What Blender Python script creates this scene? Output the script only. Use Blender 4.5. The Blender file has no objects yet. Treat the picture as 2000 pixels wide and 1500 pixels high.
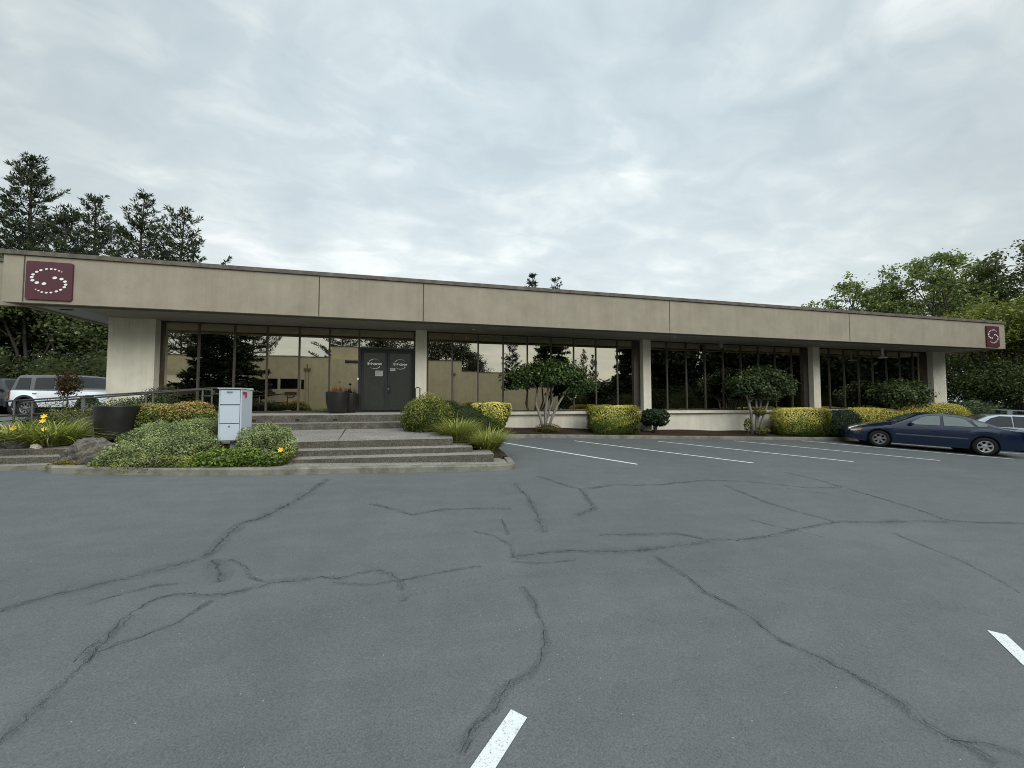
import bpy, math, random
import numpy as np
from math import sin, cos, pi, radians, sqrt, atan2
from mathutils import Vector, Matrix

scene = bpy.context.scene
COL = scene.collection
R = np.random.default_rng(7)
random.seed(7)

# ------------------------------------------------------------------ terrain
def lot(x, y):
    """Height of the sloping car park (falls to the right, rises to the building)."""
    x = min(max(x, -12.0), 45.0)
    y = -y * 0.47 if y < 0 else y
    y = min(y, 16.0)
    return -0.444 - 0.031 * x + 0.045 * y

# ------------------------------------------------------------------ materials
MATS = {}
def new_mat(name):
    m = bpy.data.materials.new(name); m.use_nodes = True
    nt = m.node_tree
    b = nt.nodes['Principled BSDF']
    MATS[name] = m
    return m, nt, b

def nd(nt, t, **kw):
    n = nt.nodes.new(t)
    for k, v in kw.items():
        if k in n.inputs: n.inputs[k].default_value = v
        else: setattr(n, k, v)
    return n

def coords(nt, scale=(1, 1, 1), kind='Object'):
    tc = nd(nt, 'ShaderNodeTexCoord'); mp = nd(nt, 'ShaderNodeMapping')
    mp.inputs['Scale'].default_value = scale
    nt.links.new(tc.outputs[kind], mp.inputs['Vector'])
    return mp.outputs['Vector']

def noise(nt, vec, scale, detail=4, rough=0.55):
    n = nd(nt, 'ShaderNodeTexNoise'); n.inputs['Scale'].default_value = scale
    n.inputs['Detail'].default_value = detail; n.inputs['Roughness'].default_value = rough
    nt.links.new(vec, n.inputs['Vector'])
    return n.outputs['Fac']

def ramp(nt, fac, stops):
    r = nd(nt, 'ShaderNodeValToRGB')
    el = r.color_ramp.elements
    while len(el) < len(stops): el.new(0.5)
    for e, (p, c) in zip(el, stops):
        e.position = p; e.color = (c[0], c[1], c[2], 1)
    nt.links.new(fac, r.inputs['Fac'])
    return r.outputs['Color']

def mixc(nt, a, b, fac, mode='MIX'):
    m = nd(nt, 'ShaderNodeMix', data_type='RGBA', blend_type=mode)
    for sock, v in ((m.inputs[0], fac), (m.inputs[6], a), (m.inputs[7], b)):
        if isinstance(v, (int, float)): sock.default_value = v
        elif isinstance(v, tuple): sock.default_value = (v[0], v[1], v[2], 1)
        else: nt.links.new(v, sock)
    return m.outputs[2]

def bump(nt, b, h, strength=0.3, dist=0.01):
    n = nd(nt, 'ShaderNodeBump'); n.inputs['Strength'].default_value = strength
    n.inputs['Distance'].default_value = dist
    nt.links.new(h, n.inputs['Height']); nt.links.new(n.outputs['Normal'], b.inputs['Normal'])

def plain(name, c, rough=0.6, metal=0.0, spec=0.5, var=0.12, vscale=6.0, coat=0.0):
    m, nt, b = new_mat(name)
    v = coords(nt)
    f = noise(nt, v, vscale, 5)
    lo = tuple(x * (1 - var) for x in c); hi = tuple(min(1, x * (1 + var)) for x in c)
    nt.links.new(ramp(nt, f, [(0.3, lo), (0.7, hi)]), b.inputs['Base Color'])
    b.inputs['Roughness'].default_value = rough; b.inputs['Metallic'].default_value = metal
    b.inputs['Specular IOR Level'].default_value = spec
    b.inputs['Coat Weight'].default_value = coat
    b.inputs['Coat Roughness'].default_value = 0.04
    return m

def m_asphalt():
    m, nt, b = new_mat('asphalt')
    v = coords(nt)
    big = noise(nt, v, 0.35, 5, 0.6); mid = noise(nt, v, 3.0, 6, 0.65); fine = noise(nt, v, 95, 5, 0.8)
    c = ramp(nt, big, [(0.25, (0.103, 0.110, 0.110)), (0.75, (0.126, 0.134, 0.134))])
    c = mixc(nt, c, ramp(nt, mid, [(0.3, (0.86, 0.86, 0.86)), (0.7, (1.10, 1.10, 1.10))]), 0.6, 'MULTIPLY')
    c = mixc(nt, c, ramp(nt, fine, [(0.28, (0.42, 0.42, 0.42)), (0.5, (1, 1, 1)), (0.72, (1.6, 1.6, 1.58))]), 0.85, 'MULTIPLY')
    # broad, stretched brush marks of worn sealcoat
    vs = coords(nt, (0.5, 2.2, 1)); st = noise(nt, vs, 1.6, 5, 0.6)
    c = mixc(nt, c, ramp(nt, st, [(0.35, (0.91, 0.91, 0.91)), (0.65, (1.05, 1.05, 1.05))]), 0.7, 'MULTIPLY')
    vo = nd(nt, 'ShaderNodeTexVoronoi'); vo.inputs['Scale'].default_value = 16
    nt.links.new(v, vo.inputs['Vector'])
    sp = ramp(nt, vo.outputs['Distance'], [(0.0, (1, 1, 1)), (0.045, (1, 1, 1)), (0.07, (0, 0, 0))])
    sel = nd(nt, 'ShaderNodeSeparateColor'); nt.links.new(vo.outputs['Color'], sel.inputs['Color'])
    thr = nd(nt, 'ShaderNodeMath', operation='GREATER_THAN'); thr.inputs[1].default_value = 0.74
    nt.links.new(sel.outputs['Red'], thr.inputs[0])
    mu = nd(nt, 'ShaderNodeMath', operation='MULTIPLY'); nt.links.new(thr.outputs[0], mu.inputs[0]); nt.links.new(sp, mu.inputs[1])
    c = mixc(nt, c, (0.36, 0.37, 0.36), mu.outputs[0])
    nt.links.new(c, b.inputs['Base Color'])
    b.inputs['Roughness'].default_value = 0.82; b.inputs['Specular IOR Level'].default_value = 0.35
    bump(nt, b, fine, 0.22, 0.004)
    return m

def m_crack(name, c, a0, a1, scale=14):
    """Thin stain lying on the asphalt; breaks up into gaps."""
    m, nt, b = new_mat(name)
    v = coords(nt); f = noise(nt, v, scale, 5, 0.7)
    b.inputs['Base Color'].default_value = (*c, 1); b.inputs['Roughness'].default_value = 0.9
    b.inputs['Specular IOR Level'].default_value = 0.2
    al = ramp(nt, f, [(0.35, (a0,) * 3), (0.62, (a1,) * 3)])
    nt.links.new(al, b.inputs['Alpha'])
    return m

def m_concrete(name, lo, hi, sc=5, streak=True, pebble=None, moss=None, bmp=0.3):
    m, nt, b = new_mat(name)
    v = coords(nt)
    c = ramp(nt, noise(nt, v, sc * 0.35, 6, 0.62), [(0.28, lo), (0.72, hi)])
    if streak:
        vs = coords(nt, (2.6, 2.6, 0.16)); st = noise(nt, vs, 2.2, 6, 0.65)
        c = mixc(nt, c, ramp(nt, st, [(0.32, (0.80, 0.80, 0.79)), (0.6, (1.06, 1.06, 1.05))]), 0.40, 'MULTIPLY')
        bl = noise(nt, v, 1.3, 7, 0.7)
        c = mixc(nt, c, ramp(nt, bl, [(0.36, (0.86, 0.86, 0.87)), (0.58, (1.03, 1.03, 1.02))]), 0.6, 'MULTIPLY')
    fine = noise(nt, v, 60, 3, 0.7)
    c = mixc(nt, c, ramp(nt, fine, [(0.3, (0.82, 0.82, 0.82)), (0.7, (1.12, 1.12, 1.12))]), 0.6, 'MULTIPLY')
    h = fine
    if pebble:
        vo = nd(nt, 'ShaderNodeTexVoronoi'); vo.inputs['Scale'].default_value = pebble
        nt.links.new(v, vo.inputs['Vector'])
        sep = nd(nt, 'ShaderNodeSeparateColor'); nt.links.new(vo.outputs['Color'], sep.inputs['Color'])
        c = mixc(nt, c, ramp(nt, sep.outputs['Green'], [(0.0, (0.32, 0.31, 0.30)), (0.5, (0.88, 0.86, 0.84)), (1.0, (2.1, 2.05, 1.95))]), 0.75, 'MULTIPLY')
        h = vo.outputs['Distance']
    if moss:
        mo = noise(nt, v, 3.3, 6, 0.7)
        c = mixc(nt, c, moss, ramp(nt, mo, [(0.47, (0, 0, 0)), (0.66, (0.7, 0.7, 0.7))]))
    nt.links.new(c, b.inputs['Base Color'])
    b.inputs['Roughness'].default_value = 0.9; b.inputs['Specular IOR Level'].default_value = 0.25
    bump(nt, b, h, bmp, 0.008)
    return m

def m_mirror_glass():
    m, nt, b = new_mat('bronze_mirror_glass')
    v = coords(nt)
    nz = noise(nt, v, 0.9, 2)
    nt.links.new(ramp(nt, noise(nt, v, 0.5, 3), [(0.3, (0.60, 0.555, 0.445)), (0.7, (0.65, 0.60, 0.482))]), b.inputs['Base Color'])
    b.inputs['Metallic'].default_value = 1.0; b.inputs['Roughness'].default_value = 0.012
    bump(nt, b, nz, 0.10, 0.004)
    return m

def m_glass(name, base, refl, tint=(0.9, 0.95, 0.93), top=0.35):
    m, nt, b = new_mat(name)
    v = coords(nt)
    nt.links.new(ramp(nt, noise(nt, v, 2.5, 3), [(0.3, tuple(x * .8 for x in base)), (0.7, tuple(x * 1.15 for x in base))]), b.inputs['Base Color'])
    b.inputs['Roughness'].default_value = 0.25
    g = nd(nt, 'ShaderNodeBsdfGlossy'); g.inputs['Color'].default_value = (*tint, 1); g.inputs['Roughness'].default_value = 0.015
    lw = nd(nt, 'ShaderNodeLayerWeight'); lw.inputs['Blend'].default_value = 0.35
    mr = nd(nt, 'ShaderNodeMapRange'); mr.inputs['To Min'].default_value = refl; mr.inputs['To Max'].default_value = top
    nt.links.new(lw.outputs['Facing'], mr.inputs['Value'])
    mx = nd(nt, 'ShaderNodeMixShader')
    nt.links.new(mr.outputs[0], mx.inputs[0]); nt.links.new(b.outputs[0], mx.inputs[1]); nt.links.new(g.outputs[0], mx.inputs[2])
    nt.links.new(mx.outputs[0], nt.nodes['Material Output'].inputs['Surface'])
    return m

def m_leaf():
    m, nt, b = new_mat('leaf')
    at = nd(nt, 'ShaderNodeVertexColor', layer_name='Col')
    geo = nd(nt, 'ShaderNodeNewGeometry')
    var = ramp(nt, geo.outputs['Random Per Island'], [(0.0, (0.62, 0.66, 0.62)), (0.6, (1, 1, 1)), (1.0, (1.5, 1.42, 1.3))])
    c = mixc(nt, at.outputs['Color'], var, 1.0, 'MULTIPLY')
    nt.links.new(c, b.inputs['Base Color'])
    b.inputs['Roughness'].default_value = 0.55; b.inputs['Specular IOR Level'].default_value = 0.25
    tr = nd(nt, 'ShaderNodeBsdfTranslucent'); nt.links.new(c, tr.inputs['Color'])
    mx = nd(nt, 'ShaderNodeMixShader'); mx.inputs[0].default_value = 0.22
    nt.links.new(b.outputs[0], mx.inputs[1]); nt.links.new(tr.outputs[0], mx.inputs[2])
    nt.links.new(mx.outputs[0], nt.nodes['Material Output'].inputs['Surface'])
    return m

def m_bark(name, lo, hi):
    m, nt, b = new_mat(name)
    v = coords(nt, (5, 5, 1.2))
    f = noise(nt, v, 6, 6, 0.7)
    nt.links.new(ramp(nt, f, [(0.3, lo), (0.7, hi)]), b.inputs['Base Color'])
    b.inputs['Roughness'].default_value = 0.9
    bump(nt, b, f, 0.6, 0.02)
    return m

def m_soil(name, lo, hi, sc=30):
    m, nt, b = new_mat(name)
    v = coords(nt)
    f = noise(nt, v, sc, 6, 0.75)
    c = ramp(nt, f, [(0.3, lo), (0.7, hi)])
    c = mixc(nt, c, ramp(nt, noise(nt, v, 2, 4), [(0.3, (0.7, 0.7, 0.7)), (0.7, (1.15, 1.15, 1.15))]), 0.8, 'MULTIPLY')
    nt.links.new(c, b.inputs['Base Color']); b.inputs['Roughness'].default_value = 0.95
    b.inputs['Specular IOR Level'].default_value = 0.15
    bump(nt, b, f, 0.8, 0.03)
    return m

def m_paint_line():
    m, nt, b = new_mat('road_paint')
    v = coords(nt); f = noise(nt, v, 90, 4, 0.8)
    w = noise(nt, v, 9, 5, 0.7)
    c = ramp(nt, f, [(0.36, (0.30, 0.31, 0.31)), (0.47, (0.72, 0.74, 0.73))])
    c = mixc(nt, c, ramp(nt, w, [(0.30, (0.6, 0.6, 0.6)), (0.42, (1, 1, 1))]), 0.7, 'MULTIPLY')
    nt.links.new(c, b.inputs['Base Color']); b.inputs['Roughness'].default_value = 0.75
    bump(nt, b, f, 0.4, 0.004)
    return m

ASPH = m_asphalt()
CRACK = m_crack('asphalt_crack', (0.042, 0.044, 0.045), 0.0, 0.55)
TREAD = m_crack('tyre_dust', (0.20, 0.207, 0.207), 0.0, 0.42, 16)
STAIN = m_crack('asphalt_stain', (0.070, 0.074, 0.075), 0.0, 0.085, 5)
PAINT = m_paint_line()
FASCIA = m_concrete('tan_fascia_concrete', (0.305, 0.268, 0.203), (0.358, 0.318, 0.246), 4)
COPING = m_concrete('weathered_coping', (0.085, 0.077, 0.062), (0.19, 0.172, 0.138), 12)
CREAM = m_concrete('cream_board_formed_concrete', (0.72, 0.68, 0.555), (0.82, 0.78, 0.65), 3)
AGG = m_concrete('exposed_aggregate', (0.20, 0.185, 0.165), (0.28, 0.262, 0.238), 5, False, 95, None, 0.5)
AGGR = m_concrete('mossy_aggregate_riser', (0.075, 0.070, 0.058), (0.15, 0.138, 0.115), 9, False, 95, (0.05, 0.05, 0.028), 0.5)
KERB = m_concrete('kerb_concrete', (0.15, 0.145, 0.12), (0.28, 0.27, 0.225), 8, True, None, (0.095, 0.095, 0.055), 0.4)
PLAT = m_concrete('entrance_concrete', (0.30, 0.285, 0.25), (0.42, 0.40, 0.36), 5)
SOFFIT = m_concrete('painted_soffit', (0.29, 0.265, 0.215), (0.35, 0.325, 0.265), 3, False)
SOFFIT2 = m_concrete('grey_soffit', (0.36, 0.38, 0.38), (0.42, 0.44, 0.44), 3, False)
ROOFM = m_concrete('roof_felt', (0.10, 0.10, 0.10), (0.16, 0.16, 0.155), 3, False)
DARKGAP = plain('shadow_gap', (0.012, 0.011, 0.010), 0.9)
BRONZE = plain('bronze_aluminium', (0.075, 0.064, 0.050), 0.42, 0.5, 0.5, 0.15)
BRONZE2 = plain('light_bronze_mullion', (0.10, 0.088, 0.068), 0.45, 0.4)
DOORM = plain('charcoal_door_frame', (0.024, 0.026, 0.026), 0.45, 0.2)
MIRROR = m_mirror_glass()
DOORGLASS = m_glass('door_glass', (0.026, 0.028, 0.026), 0.07, (0.55, 0.60, 0.58))
CARGLASS = m_glass('car_glass', (0.075, 0.095, 0.082), 0.06)
CARGLASSD = m_glass('tinted_car_glass', (0.003, 0.0035, 0.004), 0.01, top=0.035)
WHITEV = plain('white_vinyl', (0.80, 0.80, 0.78), 0.5, var=0.03)
PAPER = plain('paper', (0.42, 0.43, 0.42), 0.7, var=0.05)
PAPERINK = plain('paper_ink', (0.22, 0.22, 0.22), 0.7)
MAROON = plain('maroon_enamel', (0.075, 0.018, 0.024), 0.38, var=0.10, vscale=2)
STEEL = plain('brushed_steel', (0.55, 0.55, 0.53), 0.3, 0.9)
RAILM = plain('dark_painted_rail', (0.060, 0.062, 0.056), 0.45, 0.2)
RAILL = plain('grey_painted_rail', (0.055, 0.056, 0.051), 0.5, 0.2)
MAILBLUE = plain('pale_blue_grey_enamel', (0.50, 0.565, 0.62), 0.42, 0.0, 0.5, 0.035, 3)
MAILDK = plain('mailbox_seam', (0.10, 0.12, 0.14), 0.5)
REDP = plain('red_enamel', (0.42, 0.035, 0.03), 0.45)
POTM = plain('black_glazed_pot', (0.013, 0.012, 0.011), 0.42, 0, 0.4, 0.3, 4)
MULCH = m_soil('bark_mulch', (0.018, 0.011, 0.008), (0.075, 0.045, 0.033), 26)
SOIL = m_soil('garden_soil', (0.03, 0.022, 0.016), (0.11, 0.085, 0.062), 24)
GRASSG = m_soil('rough_ground', (0.035, 0.045, 0.018), (0.075, 0.085, 0.035), 9)
LEAF = m_leaf()
CORE = plain('shaded_core', (0.036, 0.044, 0.016), 0.95, 0, 0.1, 0.3)  # dark colour stands in for shade deep inside the foliage
BARKD = m_bark('dark_bark', (0.030, 0.025, 0.020), (0.085, 0.070, 0.058))
BARKG = m_bark('grey_bark', (0.15, 0.135, 0.115), (0.33, 0.305, 0.27))
TWIG = m_bark('dead_twig', (0.13, 0.115, 0.105), (0.27, 0.25, 0.235))
ROCKM = m_concrete('boulder', (0.022, 0.017, 0.012), (0.27, 0.25, 0.232), 12, False, None, (0.10, 0.095, 0.045), 1.0)
ROCKD = m_concrete('dark_boulder', (0.06, 0.055, 0.05), (0.15, 0.14, 0.13), 7, False, None, None, 1.0)
ROCKW = plain('pale_cobble', (0.55, 0.51, 0.43), 0.7)
NAVY = plain('navy_car_paint', (0.0036, 0.0135, 0.042), 0.28, 0.1, 0.45, 0.10, 1.5, 0.6)
CARWHITE = plain('white_car_paint', (0.80, 0.83, 0.85), 0.3, 0, 0.5, 0.03, 2, 0.6)
CARSILVER = plain('silver_car_paint', (0.38, 0.40, 0.42), 0.3, 0.5, 0.5, 0.05, 2, 0.6)
CARBLACK = plain('black_car_paint', (0.012, 0.013, 0.015), 0.28, 0.2, 0.5, 0.1, 2, 0.6)
HARDTOP = plain('grey_hardtop', (0.13, 0.127, 0.128), 0.6)
HARDTOPL = plain('light_roof', (0.30, 0.31, 0.32), 0.5)
RUBBER = plain('tyre_rubber', (0.014, 0.014, 0.014), 0.8, 0, 0.3)
PLASTIC = plain('black_plastic', (0.018, 0.018, 0.019), 0.6)
ALLOY = plain('alloy_rim', (0.50, 0.51, 0.51), 0.32, 0.7)
ALLOYD = plain('dusty_rim', (0.22, 0.22, 0.215), 0.45, 0.6)
LAMPG = plain('headlamp_lens', (0.62, 0.60, 0.55), 0.12, 0, 0.8)
AMBER = plain('amber_lens', (0.75, 0.30, 0.08), 0.2)
TAILR = plain('red_lens', (0.25, 0.012, 0.018), 0.18)
MOULD = plain('blue_grey_moulding', (0.085, 0.095, 0.135), 0.5)
PETAL = plain('yellow_petal', (0.85, 0.56, 0.035), 0.6, var=0.2)
WALLTAN = m_concrete('tan_tilt_up_wall', (0.66, 0.575, 0.42), (0.72, 0.63, 0.46), 2)
WALLDK = plain('brown_vent', (0.10, 0.06, 0.035), 0.7)
SIDING = plain('tan_siding', (0.20, 0.165, 0.11), 0.7)
SHEDROOF = plain('pale_shed_roof', (0.38, 0.34, 0.26), 0.8)
GALV = plain('galvanised_pole', (0.34, 0.33, 0.31), 0.5, 0.4)
STALK = plain('flower_stalk', (0.10, 0.14, 0.04), 0.7)
DRYLEAF = plain('dry_leaf', (0.20, 0.12, 0.05), 0.8, var=0.4)

# ------------------------------------------------------------------ mesh helpers
class MB:
    def __init__(self): self.v = []; self.f = []; self.mi = []
    def quad(self, a, b, c, d, mi=0):
        n = len(self.v); self.v += [tuple(a), tuple(b), tuple(c), tuple(d)]; self.f.append((n, n+1, n+2, n+3)); self.mi.append(mi)
    def poly(self, pts, mi=0):
        n = len(self.v); self.v += [tuple(p) for p in pts]; self.f.append(tuple(range(n, n+len(pts)))); self.mi.append(mi)
    def box(self, x0, x1, y0, y1, z0, z1, mi=0):
        n = len(self.v)
        self.v += [(x0,y0,z0),(x1,y0,z0),(x1,y1,z0),(x0,y1,z0),(x0,y0,z1),(x1,y0,z1),(x1,y1,z1),(x0,y1,z1)]
        for f in ((0,3,2,1),(4,5,6,7),(0,1,5,4),(1,2,6,5),(2,3,7,6),(3,0,4,7)):
            self.f.append(tuple(n+i for i in f)); self.mi.append(mi)
    def prism(self, prof, ext, mi=0):
        """prof: list of 3d points of one face, ext: extrusion vector."""
        n = len(self.v); k = len(prof); e = Vector(ext)
        self.v += [tuple(p) for p in prof] + [tuple(Vector(p)+e) for p in prof]
        self.f.append(tuple(n+i for i in range(k))[::-1]); self.mi.append(mi)
        self.f.append(tuple(n+k+i for i in range(k))); self.mi.append(mi)
        for i in range(k):
            j = (i+1) % k
            self.f.append((n+i, n+j, n+k+j, n+k+i)); self.mi.append(mi)
    def tube(self, pts, r, sides=8, mi=0, cap=True):
        pts = [Vector(p) for p in pts]; m = len(pts)
        rs = r if isinstance(r, (list, tuple)) else [r]*m
        n0 = len(self.v); ref = Vector((0.123, 0.456, 0.88)).normalized()
        for i, p in enumerate(pts):
            t = (pts[min(i+1, m-1)] - pts[max(i-1, 0)]).normalized()
            if abs(t.dot(ref)) > 0.95: u = t.cross(Vector((1, 0, 0))).normalized()
            else: u = t.cross(ref).normalized()
            w = t.cross(u)
            for k in range(sides):
                a = 2*pi*k/sides
                q = p + (u*cos(a) + w*sin(a))*rs[i]; self.v.append((q.x, q.y, q.z))
        for i in range(m-1):
            for k in range(sides):
                a = n0+i*sides+k; b = n0+i*sides+(k+1) % sides
                self.f.append((a, b, b+sides, a+sides)); self.mi.append(mi)
        if cap:
            self.f.append(tuple(n0+k for k in range(sides))[::-1]); self.mi.append(mi)
            self.f.append(tuple(n0+(m-1)*sides+k for k in range(sides))); self.mi.append(mi)
    def lathe(self, prof, c=(0,0,0), sides=32, mi=0, axis='z'):
        n0 = len(self.v)
        for (r, h) in prof:
            for k in range(sides):
                a = 2*pi*k/sides
                if axis == 'z': self.v.append((c[0]+r*cos(a), c[1]+r*sin(a), c[2]+h))
                else: self.v.append((c[0]+r*cos(a), c[1]+h, c[2]+r*sin(a)))
        for i in range(len(prof)-1):
            for k in range(sides):
                a = n0+i*sides+k; b = n0+i*sides+(k+1) % sides
                self.f.append((a, b, b+sides, a+sides)); self.mi.append(mi)
    def build(self, name, mats, parent=None, smooth=False, bevel=0):
        me = bpy.data.meshes.new(name)
        me.from_pydata(self.v, [], self.f)
        if not isinstance(mats, (list, tuple)): mats = [mats]
        for m in mats: me.materials.append(m)
        if len(mats) > 1: me.polygons.foreach_set('material_index', self.mi)
        if smooth: me.polygons.foreach_set('use_smooth', [True]*len(me.polygons))
        me.update()
        o = bpy.data.objects.new(name, me); COL.objects.link(o)
        if parent: o.parent = parent
        if bevel:
            md = o.modifiers.new('bevel', 'BEVEL'); md.width = bevel; md.segments = 2; md.limit_method = 'ANGLE'
        return o

def tag(o, label=None, cat=None, group=None, kind=None):
    if label: o['label'] = label
    if cat: o['category'] = cat
    if group: o['group'] = group
    if kind: o['kind'] = kind
    return o

def thing(name, label, cat, loc=(0,0,0), rz=0, group=None):
    o = bpy.data.objects.new(name, None); COL.objects.link(o)
    o.location = loc; o.rotation_euler = (0, 0, rz); o.empty_display_size = 0.2
    return tag(o, label, cat, group)

def copy_thing(o, loc, rz, label, scale=1.0, sz=None, group=None):
    c = o.copy(); COL.objects.link(c)
    c.location = loc; c.rotation_euler = (0, 0, rz); c.scale = (scale, scale, sz or scale)
    c['label'] = label
    if group: c['group'] = group
    for ch in o.children:
        d = ch.copy(); COL.objects.link(d); d.parent = c
        for g in ch.children:
            e = g.copy(); COL.objects.link(e); e.parent = d
    return c

def leaf_mesh(name, P, N, S, C, aspect=0.5, parent=None, droop=0.25, mat=None, T=None):
    """Every leaf is a small folded rhombus. P centres, N facing, S length, C colour."""
    P = np.asarray(P, float); n = len(P)
    N = np.asarray(N, float); N = N/np.maximum(np.linalg.norm(N, axis=1, keepdims=True), 1e-6)
    if T is None:
        T = R.normal(size=(n, 3)); T[:, 2] -= droop
    T = T - N*np.sum(T*N, axis=1, keepdims=True); T /= np.maximum(np.linalg.norm(T, axis=1, keepdims=True), 1e-6)
    B = np.cross(N, T); S = np.asarray(S, float)[:, None]
    V = np.empty((n, 4, 3))
    V[:, 0] = P - T*S*0.5
    V[:, 1] = P + B*S*aspect*0.5 + N*S*0.08
    V[:, 2] = P + T*S*0.5 - N*S*0.10
    V[:, 3] = P - B*S*aspect*0.5 + N*S*0.08
    me = bpy.data.meshes.new(name)
    me.vertices.add(n*4); me.vertices.foreach_set('co', V.reshape(-1))
    me.loops.add(n*4); me.loops.foreach_set('vertex_index', np.arange(n*4, dtype=np.int32))
    me.polygons.add(n); me.polygons.foreach_set('loop_start', np.arange(0, n*4, 4, dtype=np.int32))
    me.polygons.foreach_set('loop_total', np.full(n, 4, dtype=np.int32))
    at = me.color_attributes.new('Col', 'FLOAT_COLOR', 'POINT')
    c4 = np.ones((n, 4, 4)); c4[:, :, :3] = np.asarray(C, float)[:, None, :]
    at.data.foreach_set('color', c4.reshape(-1))
    me.materials.append(mat or LEAF); me.update(calc_edges=True)
    o = bpy.data.objects.new(name, me); COL.objects.link(o)
    if parent: o.parent = parent
    return o

def lump(P, sc, seed):
    """Smooth pseudo-noise in 0..1."""
    r = np.random.default_rng(seed); o = np.zeros(len(P))
    for k in range(5):
        w = r.normal(size=3)*sc*(1+0.5*k); o += np.sin(P@w + r.uniform(0, 6.28))/(1+0.5*k)
    return np.clip(o/4.4+0.5, 0, 1)

def blade_mesh(name, base, direc, length, width, curve, C, parent=None, seg=4):
    """Arching grass blades."""
    n = len(base); me_v = np.zeros((n, 2*(seg+1), 3)); d = np.asarray(direc, float)
    side = np.cross(d, [0, 0, 1.0]); side /= np.maximum(np.linalg.norm(side, axis=1, keepdims=True), 1e-6)
    hor = d.copy(); hor[:, 2] = 0; hor /= np.maximum(np.linalg.norm(hor, axis=1, keepdims=True), 1e-6)
    for i in range(seg+1):
        t = i/seg
        p = base + d*(length*t)[:, None] + (hor*0.55 - np.array([0, 0, 0.62]))*((curve*length)*(t**2.2))[:, None]
        w = (width*(1-t)**0.7*0.5)[:, None] + 0.0006
        me_v[:, 2*i] = p - side*w; me_v[:, 2*i+1] = p + side*w
    faces = []
    me = bpy.data.meshes.new(name); nv = 2*(seg+1)
    idx = np.array([[2*i, 2*i+1, 2*i+3, 2*i+2] for i in range(seg)])
    F = (np.arange(n)[:, None, None]*nv + idx[None]).reshape(-1, 4)
    me.vertices.add(n*nv); me.vertices.foreach_set('co', me_v.reshape(-1))
    nf = len(F); me.loops.add(nf*4); me.loops.foreach_set('vertex_index', F.reshape(-1).astype(np.int32))
    me.polygons.add(nf); me.polygons.foreach_set('loop_start', np.arange(0, nf*4, 4, dtype=np.int32))
    me.polygons.foreach_set('loop_total', np.full(nf, 4, dtype=np.int32))
    at = me.color_attributes.new('Col', 'FLOAT_COLOR', 'POINT')
    c4 = np.ones((n, nv, 4)); c4[:, :, :3] = np.asarray(C)[:, None, :]
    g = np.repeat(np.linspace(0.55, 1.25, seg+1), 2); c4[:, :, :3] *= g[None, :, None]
    at.data.foreach_set('color', c4.reshape(-1))
    me.materials.append(LEAF); me.update(calc_edges=True)
    o = bpy.data.objects.new(name, me); COL.objects.link(o)
    if parent: o.parent = parent
    return o

def grid_sheet(name, xs, ys, zf, mat, kind='structure', parent=None, smooth=True):
    mb = MB(); nx = len(xs)
    mb.v = [(x, y, zf(x, y)) for y in ys for x in xs]
    for j in range(len(ys)-1):
        for i in range(nx-1):
            a = j*nx+i; mb.f.append((a, a+1, a+1+nx, a+nx)); mb.mi.append(0)
    o = mb.build(name, mat, parent, smooth)
    if kind and not parent: o['kind'] = kind
    return o
lin = lambda a, b, n: [a+(b-a)*i/(n-1) for i in range(n)]

# ------------------------------------------------------------------ ground and car park
xs = [-600, -300, -150, -80] + lin(-60, 70, 66) + [100, 180, 320, 600]
ys = [-600, -300, -150, -90] + lin(-70, 60, 66) + [100, 180, 320, 600]
grid_sheet('ground', xs, ys, lambda x, y: lot(x, y if y > -24 else -24)-0.06, GRASSG)
grid_sheet('parking_lot', [-45, -30, -20, -16] + lin(-12, 45, 58) + [52], lin(-19, 0, 20) + lin(1, 16, 16) + [18, 22, 26], lot, ASPH)

def strip(mb, pts, w, dz, closed=False):
    for (a, b) in zip(pts[:-1], pts[1:]):
        pass
    L = []; n = len(pts)
    for i, p in enumerate(pts):
        a = pts[max(i-1, 0)]; b = pts[min(i+1, n-1)]
        dx, dy = b[0]-a[0], b[1]-a[1]; l = sqrt(dx*dx+dy*dy) or 1
        ww = w[i] if isinstance(w, list) else w
        ox, oy = -dy/l*ww/2, dx/l*ww/2
        L.append(((p[0]+ox, p[1]+oy), (p[0]-ox, p[1]-oy)))
    for i in range(n-1):
        (a, b), (c, d) = L[i], L[i+1]
        mb.quad((*b, lot(*b)+dz), (*d, lot(*d)+dz), (*c, lot(*c)+dz), (*a, lot(*a)+dz))

def rough_path(pts, step=0.06, jit=0.018):
    out = []
    for a, b in zip(pts[:-1], pts[1:]):
        l = sqrt((a[0]-b[0])**2+(a[1]-b[1])**2); n = max(1, int(l/step))
        for i in range(n):
            t = i/n
            out.append((a[0]+(b[0]-a[0])*t+random.gauss(0, jit), a[1]+(b[1]-a[1])*t+random.gauss(0, jit)))
    out.append(pts[-1])
    return out

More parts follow.
